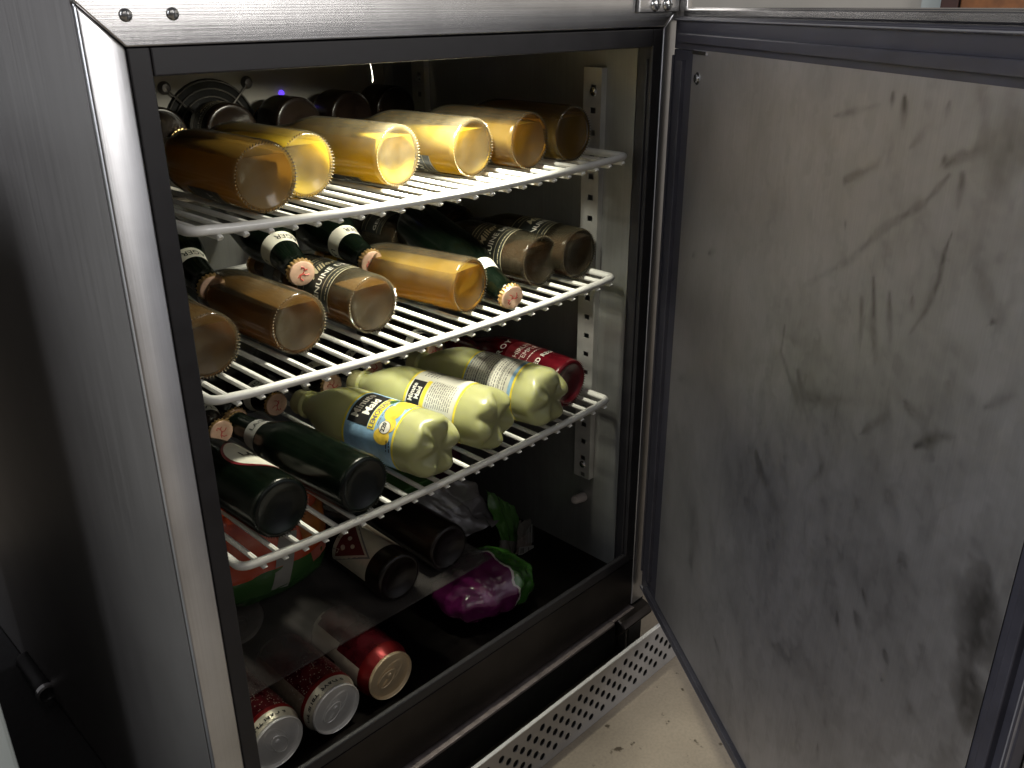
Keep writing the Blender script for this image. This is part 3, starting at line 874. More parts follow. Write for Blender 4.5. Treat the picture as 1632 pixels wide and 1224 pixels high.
M['knurl'] = simple("ribbed_glass_heel", (0.50, 0.42, 0.27), 0.12, 0.1, 200, trans=0.75, ior=1.4)
def beer_mesh(h, mat):
    key = ('beer', h, mat)
    if key not in MESH:
        pr = [(0.0012, 0.0075), (0.012, 0.0068), (0.021, 0.0048), (0.0262, 0.0035), (0.0283, 0.006), (0.0290, 0.009), (0.0290, 0.05), (0.0290, 0.110), (0.0285, 0.121), (0.0265, 0.132), (0.0230, 0.143), (0.0190, 0.155), (0.0160, 0.169), (0.0140, 0.185), (0.0128, 0.2), (0.0118, 0.21)]
        mb = MB().add(lathe(pr, 48))
        me = mb.mesh("beer", [M[mat]])
        bm = bmesh.new(); bm.from_mesh(me)
        r_ = bmesh.ops.bisect_plane(bm, geom=bm.verts[:] + bm.edges[:] + bm.faces[:], plane_co=(h, 0, 0), plane_no=(1, 0, 0), clear_outer=True)
        ed = [e for e in r_['geom_cut'] if isinstance(e, bmesh.types.BMEdge)]
        bmesh.ops.edgenet_fill(bm, edges=ed)
        bmesh.ops.recalc_face_normals(bm, faces=bm.faces[:])
        bm.to_mesh(me); bm.free()
        me.polygons.foreach_set("use_smooth", [True] * len(me.polygons))
        me.set_sharp_from_angle(angle=R(45))
        MESH[key] = me
    return MESH[key]
def cap_mesh():
    if 'cap' not in MESH:
        def fl(r, z, th):
            k = max(0.0, min(1.0, (0.0055 - (z + 0.0)) / 0.0045)) if r > 0.012 else 0
            return r + 0.0008 * k * math.cos(21 * th), z
        mb = MB().add(lathe([(0.0125, -0.0003), (0.0148, 0.0), (0.0147, 0.0012), (0.0141, 0.0035), (0.0136, 0.0052)], 126, fl), 0)
        mb.f = mb.f[:-2]; mb.m = mb.m[:-2]
        mb.add(lathe([(0.0136, 0.0052), (0.0131, 0.0064), (0.0118, 0.0070), (0.0060, 0.0072), (0.0005, 0.0073)], 42), 1)
        MESH['cap'] = mb.mesh("cap", [M['cap_gold'], M['cap_top']])
        rnd = random.Random(5)
        eb = MB()
        for pts in ([(-.62, -.10), (-.30, .08), (.10, .05), (.42, .30), (.52, .62)], [(-.30, .08), (-.45, -.35), (-.30, -.70)], [(.10, .05), (.22, -.30), (.62, -.42)], [(.42, .30), (.72, .20)], [(-.25, .02), (.12, -.03)], [(.52, .62), (.30, .78), (.22, .60)]):
            eb.add(tube([(a * 0.0095, b * 0.0095, 0.0073) for a, b in pts], 0.00055, 5))
        MESH['emb'] = eb.mesh("emblem", [M['red_ink']])
    return MESH['cap'], MESH['emb']
def add_cap(root, z=0.2185):
    a, b = cap_mesh()
    c = link("cap", a, root, (0, 0, z))
    c.rotation_euler.z = random.uniform(0, 6.28)
    link("emblem", b, c)
    return c

def orient(a, up=Vector((0, 0, 1))):
    a = Vector(a).normalized()
    x = (up - a * up.dot(a)).normalized()
    y = a.cross(x)
    m_ = Matrix((x, y, a)).transposed()
    return m_.to_euler()
def direction(yaw, tilt=0.0):
    y, t_ = R(yaw), R(tilt)
    return Vector((math.sin(y) * math.cos(t_), math.cos(y) * math.cos(t_), math.sin(t_)))

def draft_label(roll, parent):
    """black label with gold rules"""
    if 'dl' not in MESH:
        r0 = BR + 0.0003
        mb = MB()
        mb.add(cyl_patch(r0, -85, 85, 0.036, 0.092, 42), 0)
        for z, h in ((0.0362, 0.0007), (0.0470, 0.0006), (0.0795, 0.0005), (0.0905, 0.0007)):
            mb.add(cyl_patch(r0 + 0.00025, -84, 84, z, z + h, 42), 1)
        mb.add(text_cyl("GENUINE DRAFT", 0.0108, r0 + 0.0003, 0, 0.0555, bold=0.0001, space=1.05), 2)
        mb.add(text_cyl("Miller", 0.0150, r0 + 0.0003, 0, 0.0705, bold=0.0002, shear=0.35), 1)
        words(mb, r0 + 0.0003, -60, 60, 0.0405, 0.0009, 1, random.Random(2))
        words(mb, r0 + 0.0003, -34, 34, 0.0850, 0.0010, 1, random.Random(3))
        MESH['dl'] = mb.mesh("label", [M['label_black'], M['gold_ink'], M['white_ink']], smooth=True)
    o = link("label", MESH['dl'], parent)
    o.rotation_euler.z = R(roll)
    return o
def neck_label_black(roll, parent):
    if 'nl' not in MESH:
        mb = MB()
        def cone(r_, z_, t): return r_
        v, f = [], []
        n = 30
        for i in range(n + 1):
            th = R(-150 + 300 * i / n)
            for r_, z_ in ((0.0209, 0.1555), (0.0180, 0.1695), (0.0160, 0.184)):
                v.append(((r_) * math.cos(th), (r_) * math.sin(th), z_))
        for i in range(n):
            for k in range(2):
                f.append((3 * i + k, 3 * i + 3 + k, 3 * i + 4 + k, 3 * i + 1 + k))
        mb.add((v, f), 0)
        MESH['nl'] = mb.mesh("neck_label", [M['label_black']])
    o = link("neck_label", MESH['nl'], parent)
    o.rotation_euler.z = R(roll)

def clear_bottle(base, yaw, label, group, lab_roll=None, level=0.0175, tilt=0.0, cap=True, liquid='beer'):
    """base = centre of the bottom face, camera-level coordinates"""
    root = empty("beer_bottle", (base[0], base[1], base[2] + H), label, "bottle", group)
    root.rotation_euler = orient(direction(yaw, tilt))
    g, k = clear_glass_mesh()
    go = link("glass", g, root)
    link("knurled_heel", k, go)
    link("beer", beer_mesh(level, liquid), root)
    if lab_roll is not None:
        draft_label(lab_roll, root)
    neck_label_black((lab_roll or 0), root)
    if cap:
        add_cap(root)
    return root

M['beer_left'] = beer("amber_beer_shade_tinted", (0.58, 0.35, 0.075), 0.5)  # left bottle's weaker lamp light is put into its liquid colour
M['beer_right'] = beer("amber_beer_dim_tinted", (0.72, 0.45, 0.055), 0.55)  # same amber, lamp falloff painted in as a duller tint
GT = "clear amber bottles lying base outward on the top shelf"
sh1 = RAIL[1][0]
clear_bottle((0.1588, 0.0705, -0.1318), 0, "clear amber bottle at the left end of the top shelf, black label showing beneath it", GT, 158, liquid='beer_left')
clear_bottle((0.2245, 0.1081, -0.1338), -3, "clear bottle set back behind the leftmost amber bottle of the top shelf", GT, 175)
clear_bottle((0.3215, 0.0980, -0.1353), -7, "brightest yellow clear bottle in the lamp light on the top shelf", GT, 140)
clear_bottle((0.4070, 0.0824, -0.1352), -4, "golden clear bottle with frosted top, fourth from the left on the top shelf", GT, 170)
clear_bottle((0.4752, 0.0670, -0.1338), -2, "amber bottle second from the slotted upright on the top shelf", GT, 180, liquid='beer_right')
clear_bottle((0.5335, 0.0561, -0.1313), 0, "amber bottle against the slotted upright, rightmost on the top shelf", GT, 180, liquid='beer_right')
M['beer_mid'] = beer("shelf_shade_tinted_beer", (0.30, 0.155, 0.04))  # amber darkened to paint in the dimness of the middle shelf
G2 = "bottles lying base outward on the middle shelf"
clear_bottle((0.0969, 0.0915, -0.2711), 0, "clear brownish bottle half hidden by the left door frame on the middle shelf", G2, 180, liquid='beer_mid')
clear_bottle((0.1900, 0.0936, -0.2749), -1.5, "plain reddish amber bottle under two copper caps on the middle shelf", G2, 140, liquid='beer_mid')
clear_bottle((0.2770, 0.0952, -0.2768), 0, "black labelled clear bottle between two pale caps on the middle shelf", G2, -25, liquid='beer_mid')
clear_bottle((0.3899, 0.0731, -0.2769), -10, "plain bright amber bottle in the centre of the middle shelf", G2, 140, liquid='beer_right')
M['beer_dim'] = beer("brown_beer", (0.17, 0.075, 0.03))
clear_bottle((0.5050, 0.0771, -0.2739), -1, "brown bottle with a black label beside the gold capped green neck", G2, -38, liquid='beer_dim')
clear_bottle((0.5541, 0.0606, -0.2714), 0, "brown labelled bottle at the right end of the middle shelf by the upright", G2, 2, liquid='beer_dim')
# dark bottles
def dark_body(mat):
    key = ('db', mat)
    if key not in MESH:
        mb = MB().add(lathe(PROF, 48), 0)
        knurl(mb, 0)
        MESH[key] = mb.mesh("glass", [M[mat]], angle=50)
    return MESH[key]
def neck_ring(parent, txt, roll, paper='paper', z0=0.158, z1=0.176):
    key = ('nr', txt, paper, z0)
    if key not in MESH:
        def rad(z):
            for (ra, za), (rb, zb) in zip(PROF[:-1], PROF[1:]):
                if za <= z <= zb and zb > za + 1e-6:
                    return ra + (rb - ra) * (z - za) / (zb - za) + 0.0004
            return 0.016
        mb = MB()
        n = 44
        v, f = [], []
        zs = [z0 + (z1 - z0) * k / 3 for k in range(4)]
        for i in range(n + 1):
            th = 2 * math.pi * i / n
            for z in zs:
                v.append((rad(z) * math.cos(th), rad(z) * math.sin(th), z))
        for i in range(n):
            for k in range(3):
                f.append((4 * i + k, 4 * i + 4 + k, 4 * i + 5 + k, 4 * i + 1 + k))
        mb.add((v, f), 0)
        tv, tf = text_flat(txt, 0.0105, bold=0.0001)
        for rep in range(2):
            tt = []
            for x, y, _ in tv:
                z = (z0 + z1) / 2 + y
                r_ = rad(z) + 0.0003
                th = x / 0.019 + rep * math.pi
                tt.append((r_ * math.cos(th), r_ * math.sin(th), z))
            mb.add((tt, tf), 1)
        MESH[key] = mb.mesh("neck_label", [M[paper], M['ink']])
    o = link("neck_label", MESH[key], parent)
    o.rotation_euler.z = R(roll)

def capped_bottle(capc, yaw, tilt, label, group, mat='green_glass', ring="LAGER", roll=0, length=1.0):
    """lies with its cap towards the front; capc = centre of the cap"""
    d = direction(yaw, tilt)
    base = Vector(capc) + d * (0.2235 * length)
    root = empty("beer_bottle", (base.x, base.y, base.z + H), label, "bottle", group)
    root.rotation_euler = orient(-d)
    root.scale = (1, 1, length)
    link("glass", dark_body(mat), root)
    if ring:
        neck_ring(root, ring, roll)
    add_cap(root)
    return root
GC = "dark capped bottles pointing cap outward on the middle shelf"
capped_bottle((0.1690, 0.2179, -0.2620), 6, 10, "dark capped bottle above the leftmost bottle of the middle shelf", GC, roll=-20, length=0.95)
capped_bottle((0.2408, 0.1649, -0.2505), 13, 10, "dark bottle whose cream neck label and copper cap lie over the black labelled bottle", GC, roll=-25)
capped_bottle((0.3469, 0.1897, -0.2650), 7.5, 10, "cream necked dark bottle whose copper cap touches the bright amber bottle", GC, roll=-35)
capped_bottle((0.4305, 0.0515, -0.2948), 12, 10, "dark green bottle with a gold rimmed cap resting on the wires of the middle shelf", GC, ring="LAGER", roll=90)
GD = "capped dark bottles pointing outward behind the lemonade"
for (x, y, z), la in (((0.166, 0.240, -0.430), "dark bottle with a copper cap beside the left frame on the lowest shelf"),
                      ((0.248, 0.2606, -0.430), "dark bottle whose cap shows behind the two dark green bottles"),
                      ((0.3268, 0.2613, -0.430), "dark bottle whose cap shows behind the neck of the nearest lemonade"),
                      ((0.4008, 0.2750, -0.434), "dark bottle whose cap is half hidden by the middle shelf's front rod"),
                      ((0.4926, 0.2598, -0.430), "dark bottle whose cap shows behind the furthest lemonade bottle")):
    capped_bottle((x, y, z), 0, 0, la, GD, mat='brown_glass', roll=random.uniform(-60, 60), length=0.62)
capped_bottle((0.196, 0.262, -0.433), 3, 0, "dark bottle with a reddish cap tucked beside the copper cap at far left", GD, mat='brown_glass', ring=None, length=0.6)

def base_out_dark(base, yaw, label, group, mat='green_glass', scale=1.0):
    root = empty("beer_bottle", (base[0], base[1], base[2] + H), label, "bottle", group)
    root.rotation_euler = orient(direction(yaw))
    root.scale = (scale, scale, scale)
    link("glass", dark_body(mat), root)
    add_cap(root)
    return root
# second rows, dim behind the first
GB = "dark bottles in the back row of the top shelf"
for x, y, ya, la, ro in ((0.193, 0.268, 2, "shaded brown bottle lying behind the two leftmost amber bottles, top shelf", 20), (0.272, 0.262, 2, "shaded brown bottle with a dark label below the fan grille", -20), (0.363, 0.270, 0, "shaded brown bottle in the back row under the blue dot", 60), (0.441, 0.272, 0, "shaded brown bottle in the back row behind the golden bottle", 180), (0.507, 0.268, 0, "shaded brown bottle in the back row nearest the right wall", 180)):
    b_ = base_out_dark((x, y + 0.065, -0.1205 + sag(x)), ya, la, GB, 'brown_glass')
    b_.scale = (1, 1, 0.36)
    if ro == -20:
        draft_label(ro, b_)
GM = "dark bottles in the back row of the middle shelf"
for x, y, ya, la, ro in ((0.47, 0.27, 0, "shaded brown bottle with a dark label behind the centre amber bottle, middle shelf", 10), (0.545, 0.262, 0, "shaded brown bottle behind the right end of the middle shelf", -20)):
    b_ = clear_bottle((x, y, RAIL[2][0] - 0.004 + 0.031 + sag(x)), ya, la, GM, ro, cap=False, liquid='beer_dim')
    b_.scale = (1, 1, 0.72)

G3 = "dark green bottles lying base outward on the lowest shelf"
b1 = base_out_dark((0.1264, 0.0541, -0.4317), -2.5, "dark green bottle with a red edged cream label, leftmost on the lowest shelf", G3)
mb = MB()
r0 = BR + 0.0004
def ell_patch(mb, r, th, zc, ru, rv, mat, n=40):
    rings = 5
    v = [(r * math.cos(R(th)), r * math.sin(R(th)), zc)]
    f = []
    for q in range(1, rings + 1):
        for i in range(n):
            a = 2 * math.pi * i / n
            ang = R(th) + ru * q / rings * math.cos(a) / r
            v.append((r * math.cos(ang), r * math.sin(ang), zc + rv * q / rings * math.sin(a)))
    for i in range(n):
        f.append((0, 1 + i, 1 + (i + 1) % n))
        for q in range(rings - 1):
            a0, a1 = 1 + q * n + i, 1 + q * n + (i + 1) % n
            f.append((a0, a0 + n, a1 + n, a1))
    mb.add((v, f), mat)
ell_patch(mb, r0, 0, 0.070, 0.034, 0.040, 0)
ell_patch(mb, r0 + 0.0003, 0, 0.070, 0.0315, 0.0375, 1)
mb.add(text_cyl("LAGER", 0.014, r0 + 0.0006, 0, 0.070, bold=0.0003), 2)
lb = link("label", mb.mesh("label", [M['label_red'], M['paper'], M['ink']]), b1)
lb.rotation_euler.z = R(44)
b2 = base_out_dark((0.2098, 0.0381, -0.4347), -4.5, "plain dark green bottle with grey neck band between the labelled green bottle and lemonade", G3)
neck_ring(b2, "LAGER", 0, 'paper_grey', 0.158, 0.18)

# cherry soda
ch = empty("soda_bottle", (0.5369, 0.0570, -0.4314 + H), "dark red cherry soda bottle against the right wall on the lowest shelf", "bottle")
ch.rotation_euler = orient(direction(0))
link("glass", dark_body('cherry'), ch)
add_cap(ch)
mb = MB()
ell_patch(mb, r0, 0, 0.066, 0.036, 0.027, 0)
for i, (s, sz) in enumerate((("SHIRLEY", 0.0105), ("TEMPLE", 0.0105))):
    mb.add(text_cyl(s, sz, r0 + 0.0004, 0, 0.074 - i * 0.0115), 1)
words(mb, r0 + 0.0004, -32, 32, 0.0525, 0.0013, 1, random.Random(8))
mb.add(text_cyl("ROY", 0.012, r0 + 0.0004, -8, 0.100, bold=0.0002, space=1.3), 1)
mb.add(text_cyl("ED RELI", 0.0095, r0 + 0.0004, 4, 0.0375, bold=0.0003, space=1.1), 1)
lb = link("label", mb.mesh("label", [M['label_red'], M['white_ink']]), ch)
lb.rotation_euler.z = R(-22)

# lemonade
PR = 0.0355
def pet_mesh():
    if 'pet' in MESH:
        return MESH['pet']
    pr = []
    for k in range(22):                     # bottom, centre outwards
        r = PR * (0.02 + 0.98 * (k / 21) ** 0.8)
        pr.append((r, None))
    seg = 80
    v, f = [], []
    def foot(r, th):
        q = r / PR
        val = 0.0065 + 0.014 * (1 - math.sqrt(max(0, 1 - (q * 0.998) ** 2)))      # valley: dome
        if q < 0.60:
            pet = 0.0065 - 0.0065 * (q / 0.60) ** 2
        else:
            pet = 0.0205 * (1 - math.sqrt(max(0, 1 - ((q - 0.60) / 0.40 * 0.999) ** 2)))
        wt = 0.5 + 0.5 * math.cos(5 * th)
        wt = wt ** 0.75 * min(1, q / 0.30)
        return val * (1 - wt) + pet * wt
    for r, _ in pr:
        for i in range(seg):
            th = 2 * math.pi * i / seg
            v.append((r * math.cos(th), r * math.sin(th), foot(r, th)))
    body = [(PR, 0.027), (PR, 0.054), (PR - 0.0006, 0.056), (PR - 0.0006, 0.124), (PR, 0.126), (PR, 0.134), (0.0345, 0.146), (0.0315, 0.158), (0.0270, 0.170), (0.0220, 0.181), (0.0175, 0.190), (0.0140, 0.197), (0.0128, 0.202), (0.0165, 0.203), (0.0165, 0.205), (0.0125, 0.206), (0.0125, 0.212)]
    for r, z in body:
        for i in range(seg):
            th = 2 * math.pi * i / seg
            v.append((r * math.cos(th), r * math.sin(th), z))
    n = len(pr) + len(body)
    for j in range(n - 1):
        for i in range(seg):
            k = (i + 1) % seg
            f.append((j * seg + i, j * seg + k, (j + 1) * seg + k, (j + 1) * seg + i))
    f.append(tuple(range(seg - 1, -1, -1)))
    f.append(tuple((n - 1) * seg + i for i in range(seg)))
    mb = MB().add((v, f))
    MESH['pet'] = mb.mesh("body", [M['lemonade']], angle=75)
    cb = MB().add(lathe([(0.0142, 0.2065), (0.0146, 0.2075), (0.0146, 0.219), (0.0138, 0.221), (0.001, 0.2212)], 40))
    MESH['petcap'] = cb.mesh("cap", [M['lemoncap']])
    return MESH['pet']
M['lemoncap'] = simple("dull_yellow_cap", (0.36, 0.34, 0.17), 0.4)
def lem_label(kind):
    r0 = PR + 0.0002
    z0, z1 = 0.0555, 0.1245
    mb = MB()                                # materials: 0 blue 1 yellow 2 black 3 white 4 lemon 5 leaf 6 grey
    rnd = random.Random(kind)
    mb.add(cyl_patch(r0, -180, 180, z0, z1, 72), 0)
    for a, b in ((z0, z0 + 0.0028), (z1 - 0.0026, z1)):
        mb.add(cyl_patch(r0 + 0.0002, -180, 180, a, b, 72), 1)
    r1 = r0 + 0.0003
    if kind == 1:
        mb.add(cyl_patch(r1, -38, 38, 0.0925, 0.1195, 24), 2)
        mb.add(text_cyl("Minute", 0.0128, r1 + 0.0002, 0, 0.1118, bold=0.0003), 3)
        mb.add(text_cyl("Maid", 0.0128, r1 + 0.0002, 0, 0.0998, bold=0.0003), 3)
        mb.add(cyl_patch(r1, -40, 40, 0.0828, 0.0918, 24), 1)
        mb.add(text_cyl("LEMONADE", 0.0082, r1 + 0.0002, -4, 0.0872, bold=0.0002), 6)
        for th, z, a, b in ((2, 0.0705, 0.0125, 0.0095), (30, 0.0690, 0.012, 0.0098), (52, 0.0665, 0.009, 0.008), (-24, 0.0665, 0.0085, 0.0078), (-46, 0.0715, 0.009, 0.010)):
            ell_patch(mb, r1 + 0.00012 + abs(th) * 2e-6, th, z, a, b, 4, 24)
        for th, z, a, b in ((28, 0.0835, 0.007, 0.0028), (44, 0.0800, 0.006, 0.0026)):
            ell_patch(mb, r1 + 0.0004, th, z, a, b, 5, 16)
        ell_patch(mb, r1 + 0.00045, -30, 0.0705, 0.0072, 0.0072, 6, 24)
        ell_patch(mb, r1 + 0.0006, -30, 0.0705, 0.0066, 0.0066, 3, 24)
        mb.add(text_cyl("220", 0.0068, r1 + 0.0008, -30, 0.0715, bold=0.0002), 2)
        words(mb, r1 + 0.0004, -70, -50, 0.0635, 0.0012, 2, rnd)
        words(mb, r1 + 0.0004, -70, -50, 0.0600, 0.0012, 2, rnd)
        words(mb, r1 + 0.0004, -30, 20, 0.0795, 0.0009, 6, rnd)
    elif kind == 2:
        mb.add(cyl_patch(r1, -95, 60, 0.0586, 0.1218, 40), 7)
        mb.add(cyl_patch(r1 + 0.0002, -52, -2, 0.1030, 0.1200, 20), 2)
        mb.add(text_cyl("Minute", 0.0080, r1 + 0.0004, -27, 0.1152, bold=0.0002), 3)
        mb.add(text_cyl("Maid", 0.0080, r1 + 0.0004, -27, 0.1078, bold=0.0002), 3)
        mb.add(cyl_patch(r1 + 0.0002, -54, 2, 0.0975, 0.1025, 20), 1)
        for k in range(12):
            words(mb, r1 + 0.0002, -48, 4, 0.0940 - k * 0.0027, 0.0010, 6, rnd)
        for k in range(5):
            words(mb, r1 + 0.0002, 12, 52, 0.112 - k * 0.004, 0.0012, 6, rnd)
        for k in range(3):
            words(mb, r1 + 0.0002, -88, -60, 0.075 - k * 0.004, 0.0022, 2, rnd)
    else:
        mb.add(cyl_patch(r1, -80, 62, 0.0625, 0.1205, 40), 7)
        for k in range(17):
            words(mb, r1 + 0.0002, -70, 55, 0.1185 - k * 0.0032, 0.0008 if k % 4 else 0.0013, 6, rnd)
        for z in (0.0750, 0.0905, 0.1060):
            mb.add(cyl_patch(r1 + 0.0003, -72, 58, z, z + 0.0007, 30), 2)
        words(mb, r1 + 0.0001, -70, 50, 0.0595, 0.0018, 8, rnd)
    return mb.mesh("label", [M['blue_lab'], M['yellow'], M['ink'], M['white_ink'], M['lemon'], M['leaf'], M['grey_ink'], M['paper'], M['blue_lab']])
def lemonade(base, yaw, kind, roll, foot_roll, label):
    root = empty("lemonade_bottle", (base[0], base[1], base[2] + H), label, "bottle", "lemonade bottles on the lowest shelf")
    root.rotation_euler = orient(direction(yaw))
    b = link("body", pet_mesh(), root)
    b.rotation_euler.z = R(foot_roll)
    link("cap", MESH['petcap'], root)
    l = link("label", lem_label(kind), root)
    l.rotation_euler.z = R(roll)
    l.location.z = 0.041 - 0.0555 * 1.07
    l.scale.z = 1.07
lemonade((0.3045, 0.0260, -0.4268), -9.5, 1, -22, 10, "nearest lemonade bottle, lemons and a large black panel on its label")
lemonade((0.3930, 0.0300, -0.4266), -11.5, 2, -22, 40, "middle lemonade bottle, a small black panel beside fine print on its label")
lemonade((0.4760, 0.0230, -0.4246), -10, 3, 0, 5, "furthest lemonade bottle, its label covered with fine print panels")

# ------------------------------------------------------------------ bottom of the cabinet
FZ = -0.716
CR, CL = 0.0331, 0.122
def can_parts(kind, lidmat):
    key = ('can', kind)
    if key in MESH:
        return MESH[key]
    prof = [(0.001, 0.008), (0.020, 0.006), (0.0235, 0.0), (0.0265, 0.002), (0.0310, 0.009), (CR, 0.014), (CR, 0.06), (CR, 0.1035), (0.0322, 0.1080), (0.0305, 0.1125), (0.0288, 0.1165), (0.0280, 0.1185)]
    mb = MB()
    v, f = lathe(prof, 72)
    f = f[:-1]
    mats = []
    for j in range(len(prof) - 1):
        for i in range(72):
            if kind == 'c':
                mats.append(1 if j >= 7 else (2 if 8 < (i - (j - 5) * 3) % 72 < 17 and j < 7 else 0))
            else:
                mats.append(2 if j >= 8 else (1 if j == 7 else (3 if 10 <= i <= 19 else 0)))
    mats.append(0)
    o = len(mb.v); mb.v += v; mb.f += f; mb.m += mats
    if kind == 'b':
        mb.add(text_cyl("TRUE TO", 0.0085, 0.0307, 64, 0.1125, bold=0.0002), 4)
        mb.add(text_cyl("R DAYS", 0.0085, 0.0307, -4, 0.1125, bold=0.0002), 4)
    if kind == 'a':
        mb.add(text_cyl("A CAN THIRS", 0.0085, 0.0307, 14, 0.1125, bold=0.0002), 4)
    if kind in 'ab':
        rnd = random.Random(11)
        for _ in range(230):
            th, z = rnd.uniform(-110, 60), rnd.uniform(0.060, 0.1030)
            s = rnd.uniform(0.0003, 0.0008)
            mb.add(disc_cyl(CR + 0.0002, th, z, s, s, 6), 2)
    body = mb.mesh("body", [M['can_red'], M['can_bright'], M['can_cream'], M['can_tan'], M['ink']], angle=50)
    lid = MB().add(lathe([(0.0280, 0.1180), (0.0288, 0.1192), (0.0288, 0.1214), (0.0279, 0.1222), (0.0270, 0.1214), (0.0264, 0.1165), (0.0252, 0.1155), (0.0243, 0.1168), (0.0238, 0.1176), (0.012, 0.1177), (0.001, 0.1177)], 56))
    # pouring panel score
    lid.add(tube([(0.010 + 0.0088 * math.cos(2 * math.pi * i / 24), 0.0072 * math.sin(2 * math.pi * i / 24), 0.1178) for i in range(25)], 0.0005, 6))
    lid.add(tube([(0.001 + 0.0195 * math.cos(2 * math.pi * i / 30), 0.0105 * math.sin(2 * math.pi * i / 30), 0.1177) for i in range(31)], 0.0007, 6))
    lidm = lid.mesh("lid", [lidmat], angle=50)
    tab = MB()
    out = []
    for i in range(28):
        a = 2 * math.pi * i / 28
        out.append((-0.0045 + 0.0125 * math.cos(a), 0.0078 * math.sin(a) * (1.0 - 0.12 * math.cos(a))))
    tab.add(tube([(x, y, 0.1192) for x, y in out + out[:1]], 0.0009, 8))
    tab.add(prism([(-0.0125 + 0 * 1, -0.003), (-0.0045, -0.0055), (0.006, -0.0055), (0.0072, 0), (0.006, 0.0055), (-0.0045, 0.0055), (-0.0045, 0.0025), (-0.0045, -0.0025)], 2, 0.1184, 0.1192))
    tab.add(lathe([(0.0030, 0.1178), (0.0030, 0.1196), (0.0020, 0.1203), (0.0004, 0.1204)], 18), 0)
    tabm = tab.mesh("pull_tab", [lidmat])
    MESH[key] = (body, lidm, tabm)
    return MESH[key]
def can(lidc, kind, lidmat, yaw, tabroll, label):
    d = direction(yaw)
    base = Vector(lidc) + d * CL
    root = empty("drink_can", (base.x, base.y, base.z + H), label, "can", "drink cans lying on the cabinet floor")
    root.rotation_euler = orient(-d)
    b, l, t_ = can_parts(kind, lidmat)
    link("body", b, root)
    lo = link("lid", l, root)
    lo.rotation_euler.z = R(tabroll)
    link("pull_tab", t_, lo)
can((0.0852, 0.0436, -0.6829), 'a', M['alu'], -1, 30, "burgundy can with a silver lid, half hidden by the left door frame")
can((0.1535, 0.0403, -0.6829), 'b', M['alu'], 0, -52, "burgundy can with a silver lid and cream lettered neck, middle of the front three")
can((0.2249, 0.0390, -0.6829), 'c', M['alu_gold'], 1, -60, "dark red can with a gold lid")
b_, l_, t_ = can_parts('b', M['alu'])
root = empty("drink_can", (0.157, 0.240 + CL, -0.6829 + H), "can in the back row, a sliver of pale lid beside the left frame", "can", "drink cans lying on the cabinet floor")
root.rotation_euler = orient(Vector((0, -1, 0)))
link("body", b_, root); lo = link("lid", l_, root); link("pull_tab", t_, lo)

# clear sheet lying on the cans
sz = FZ + 0.0685
mb = MB().add(box(0.052, 0.425, 0.084, 0.43, sz, sz + 0.0025))
wtop("plastic_sheet", mb, M['sheet'], (0.24, 0.26, sz + H), "hazy clear plastic sheet lying over the drink cans", "sheet", bevel=0.0006)
mb = MB().add(box(0.052, 0.425, 0.0825, 0.0838, sz + 0.0002, sz + 0.0023))

# two dark bottles on the sheet
ZB2 = sz + 0.0025 + BR
f1 = base_out_dark((0.2890, 0.0985, ZB2), 1.5, "dark bottle with a red triangle on its cream label, under the lowest shelf", "dark bottles lying on the plastic sheet", 'brown_glass')
mb = MB()
r0 = BR + 0.0004
mb.add(cyl_patch(r0, -95, 75, 0.026, 0.094, 34), 0)
def tri(mb, r, th, zc, a, h, mat, inv=False):
    # triangle pointing to the base, printed round the cylinder
    v, f = [], []
    n = 8
    for k in range(n + 1):
        z = zc + h / 2 - h * k / n
        w_ = a * (1 - k / n)
        for q in range(5):
            ang = R(th) + (w_ * (q / 4 - 0.5)) / r
            v.append((r * math.cos(ang), r * math.sin(ang), z))
    for k in range(n):
        for q in range(4):
            i = 5 * k + q
            f.append((i, i + 5, i + 6, i + 1))
    mb.add((v, f), mat)
tri(mb, r0 + 0.0002, -42, 0.060, 0.062, 0.066, 1)
tri(mb, r0 + 0.0004, -42, 0.061, 0.055, 0.058, 0)
tri(mb, r0 + 0.0006, -42, 0.062, 0.047, 0.050, 2)
for dx, z, a in ((-0.007, 0.076, 0.007), (0.006, 0.074, 0.006), (0, 0.062, 0.006)):
    ell_patch(mb, r0 + 0.0008, -42 + math.degrees(dx / r0), z, a * 0.45, a * 0.6, 0, 12)
mb.add(cyl_patch(r0 + 0.0002, 18, 32, 0.026, 0.094, 4), 3)
lb = link("label", mb.mesh("label", [M['can_cream'], M['grey_ink'], M['maroon_ink'], M['can_tan']]), f1)
f2 = base_out_dark((0.3700, 0.1030, ZB2), 0.5, "plain dark bottle between the labelled dark bottle and the purple bag", "dark bottles lying on the plastic sheet", 'brown_glass')
# green carton
mb = MB().add(box(0.392, 0.448, 0.215, 0.36, ZB2 - 0.0305, ZB2 + 0.028))
wtop("carton", mb, M['carton'], (0.42, 0.29, ZB2 - 0.0305 + H), "small green carton lying behind the plain dark bottle", "carton", bevel=0.002)

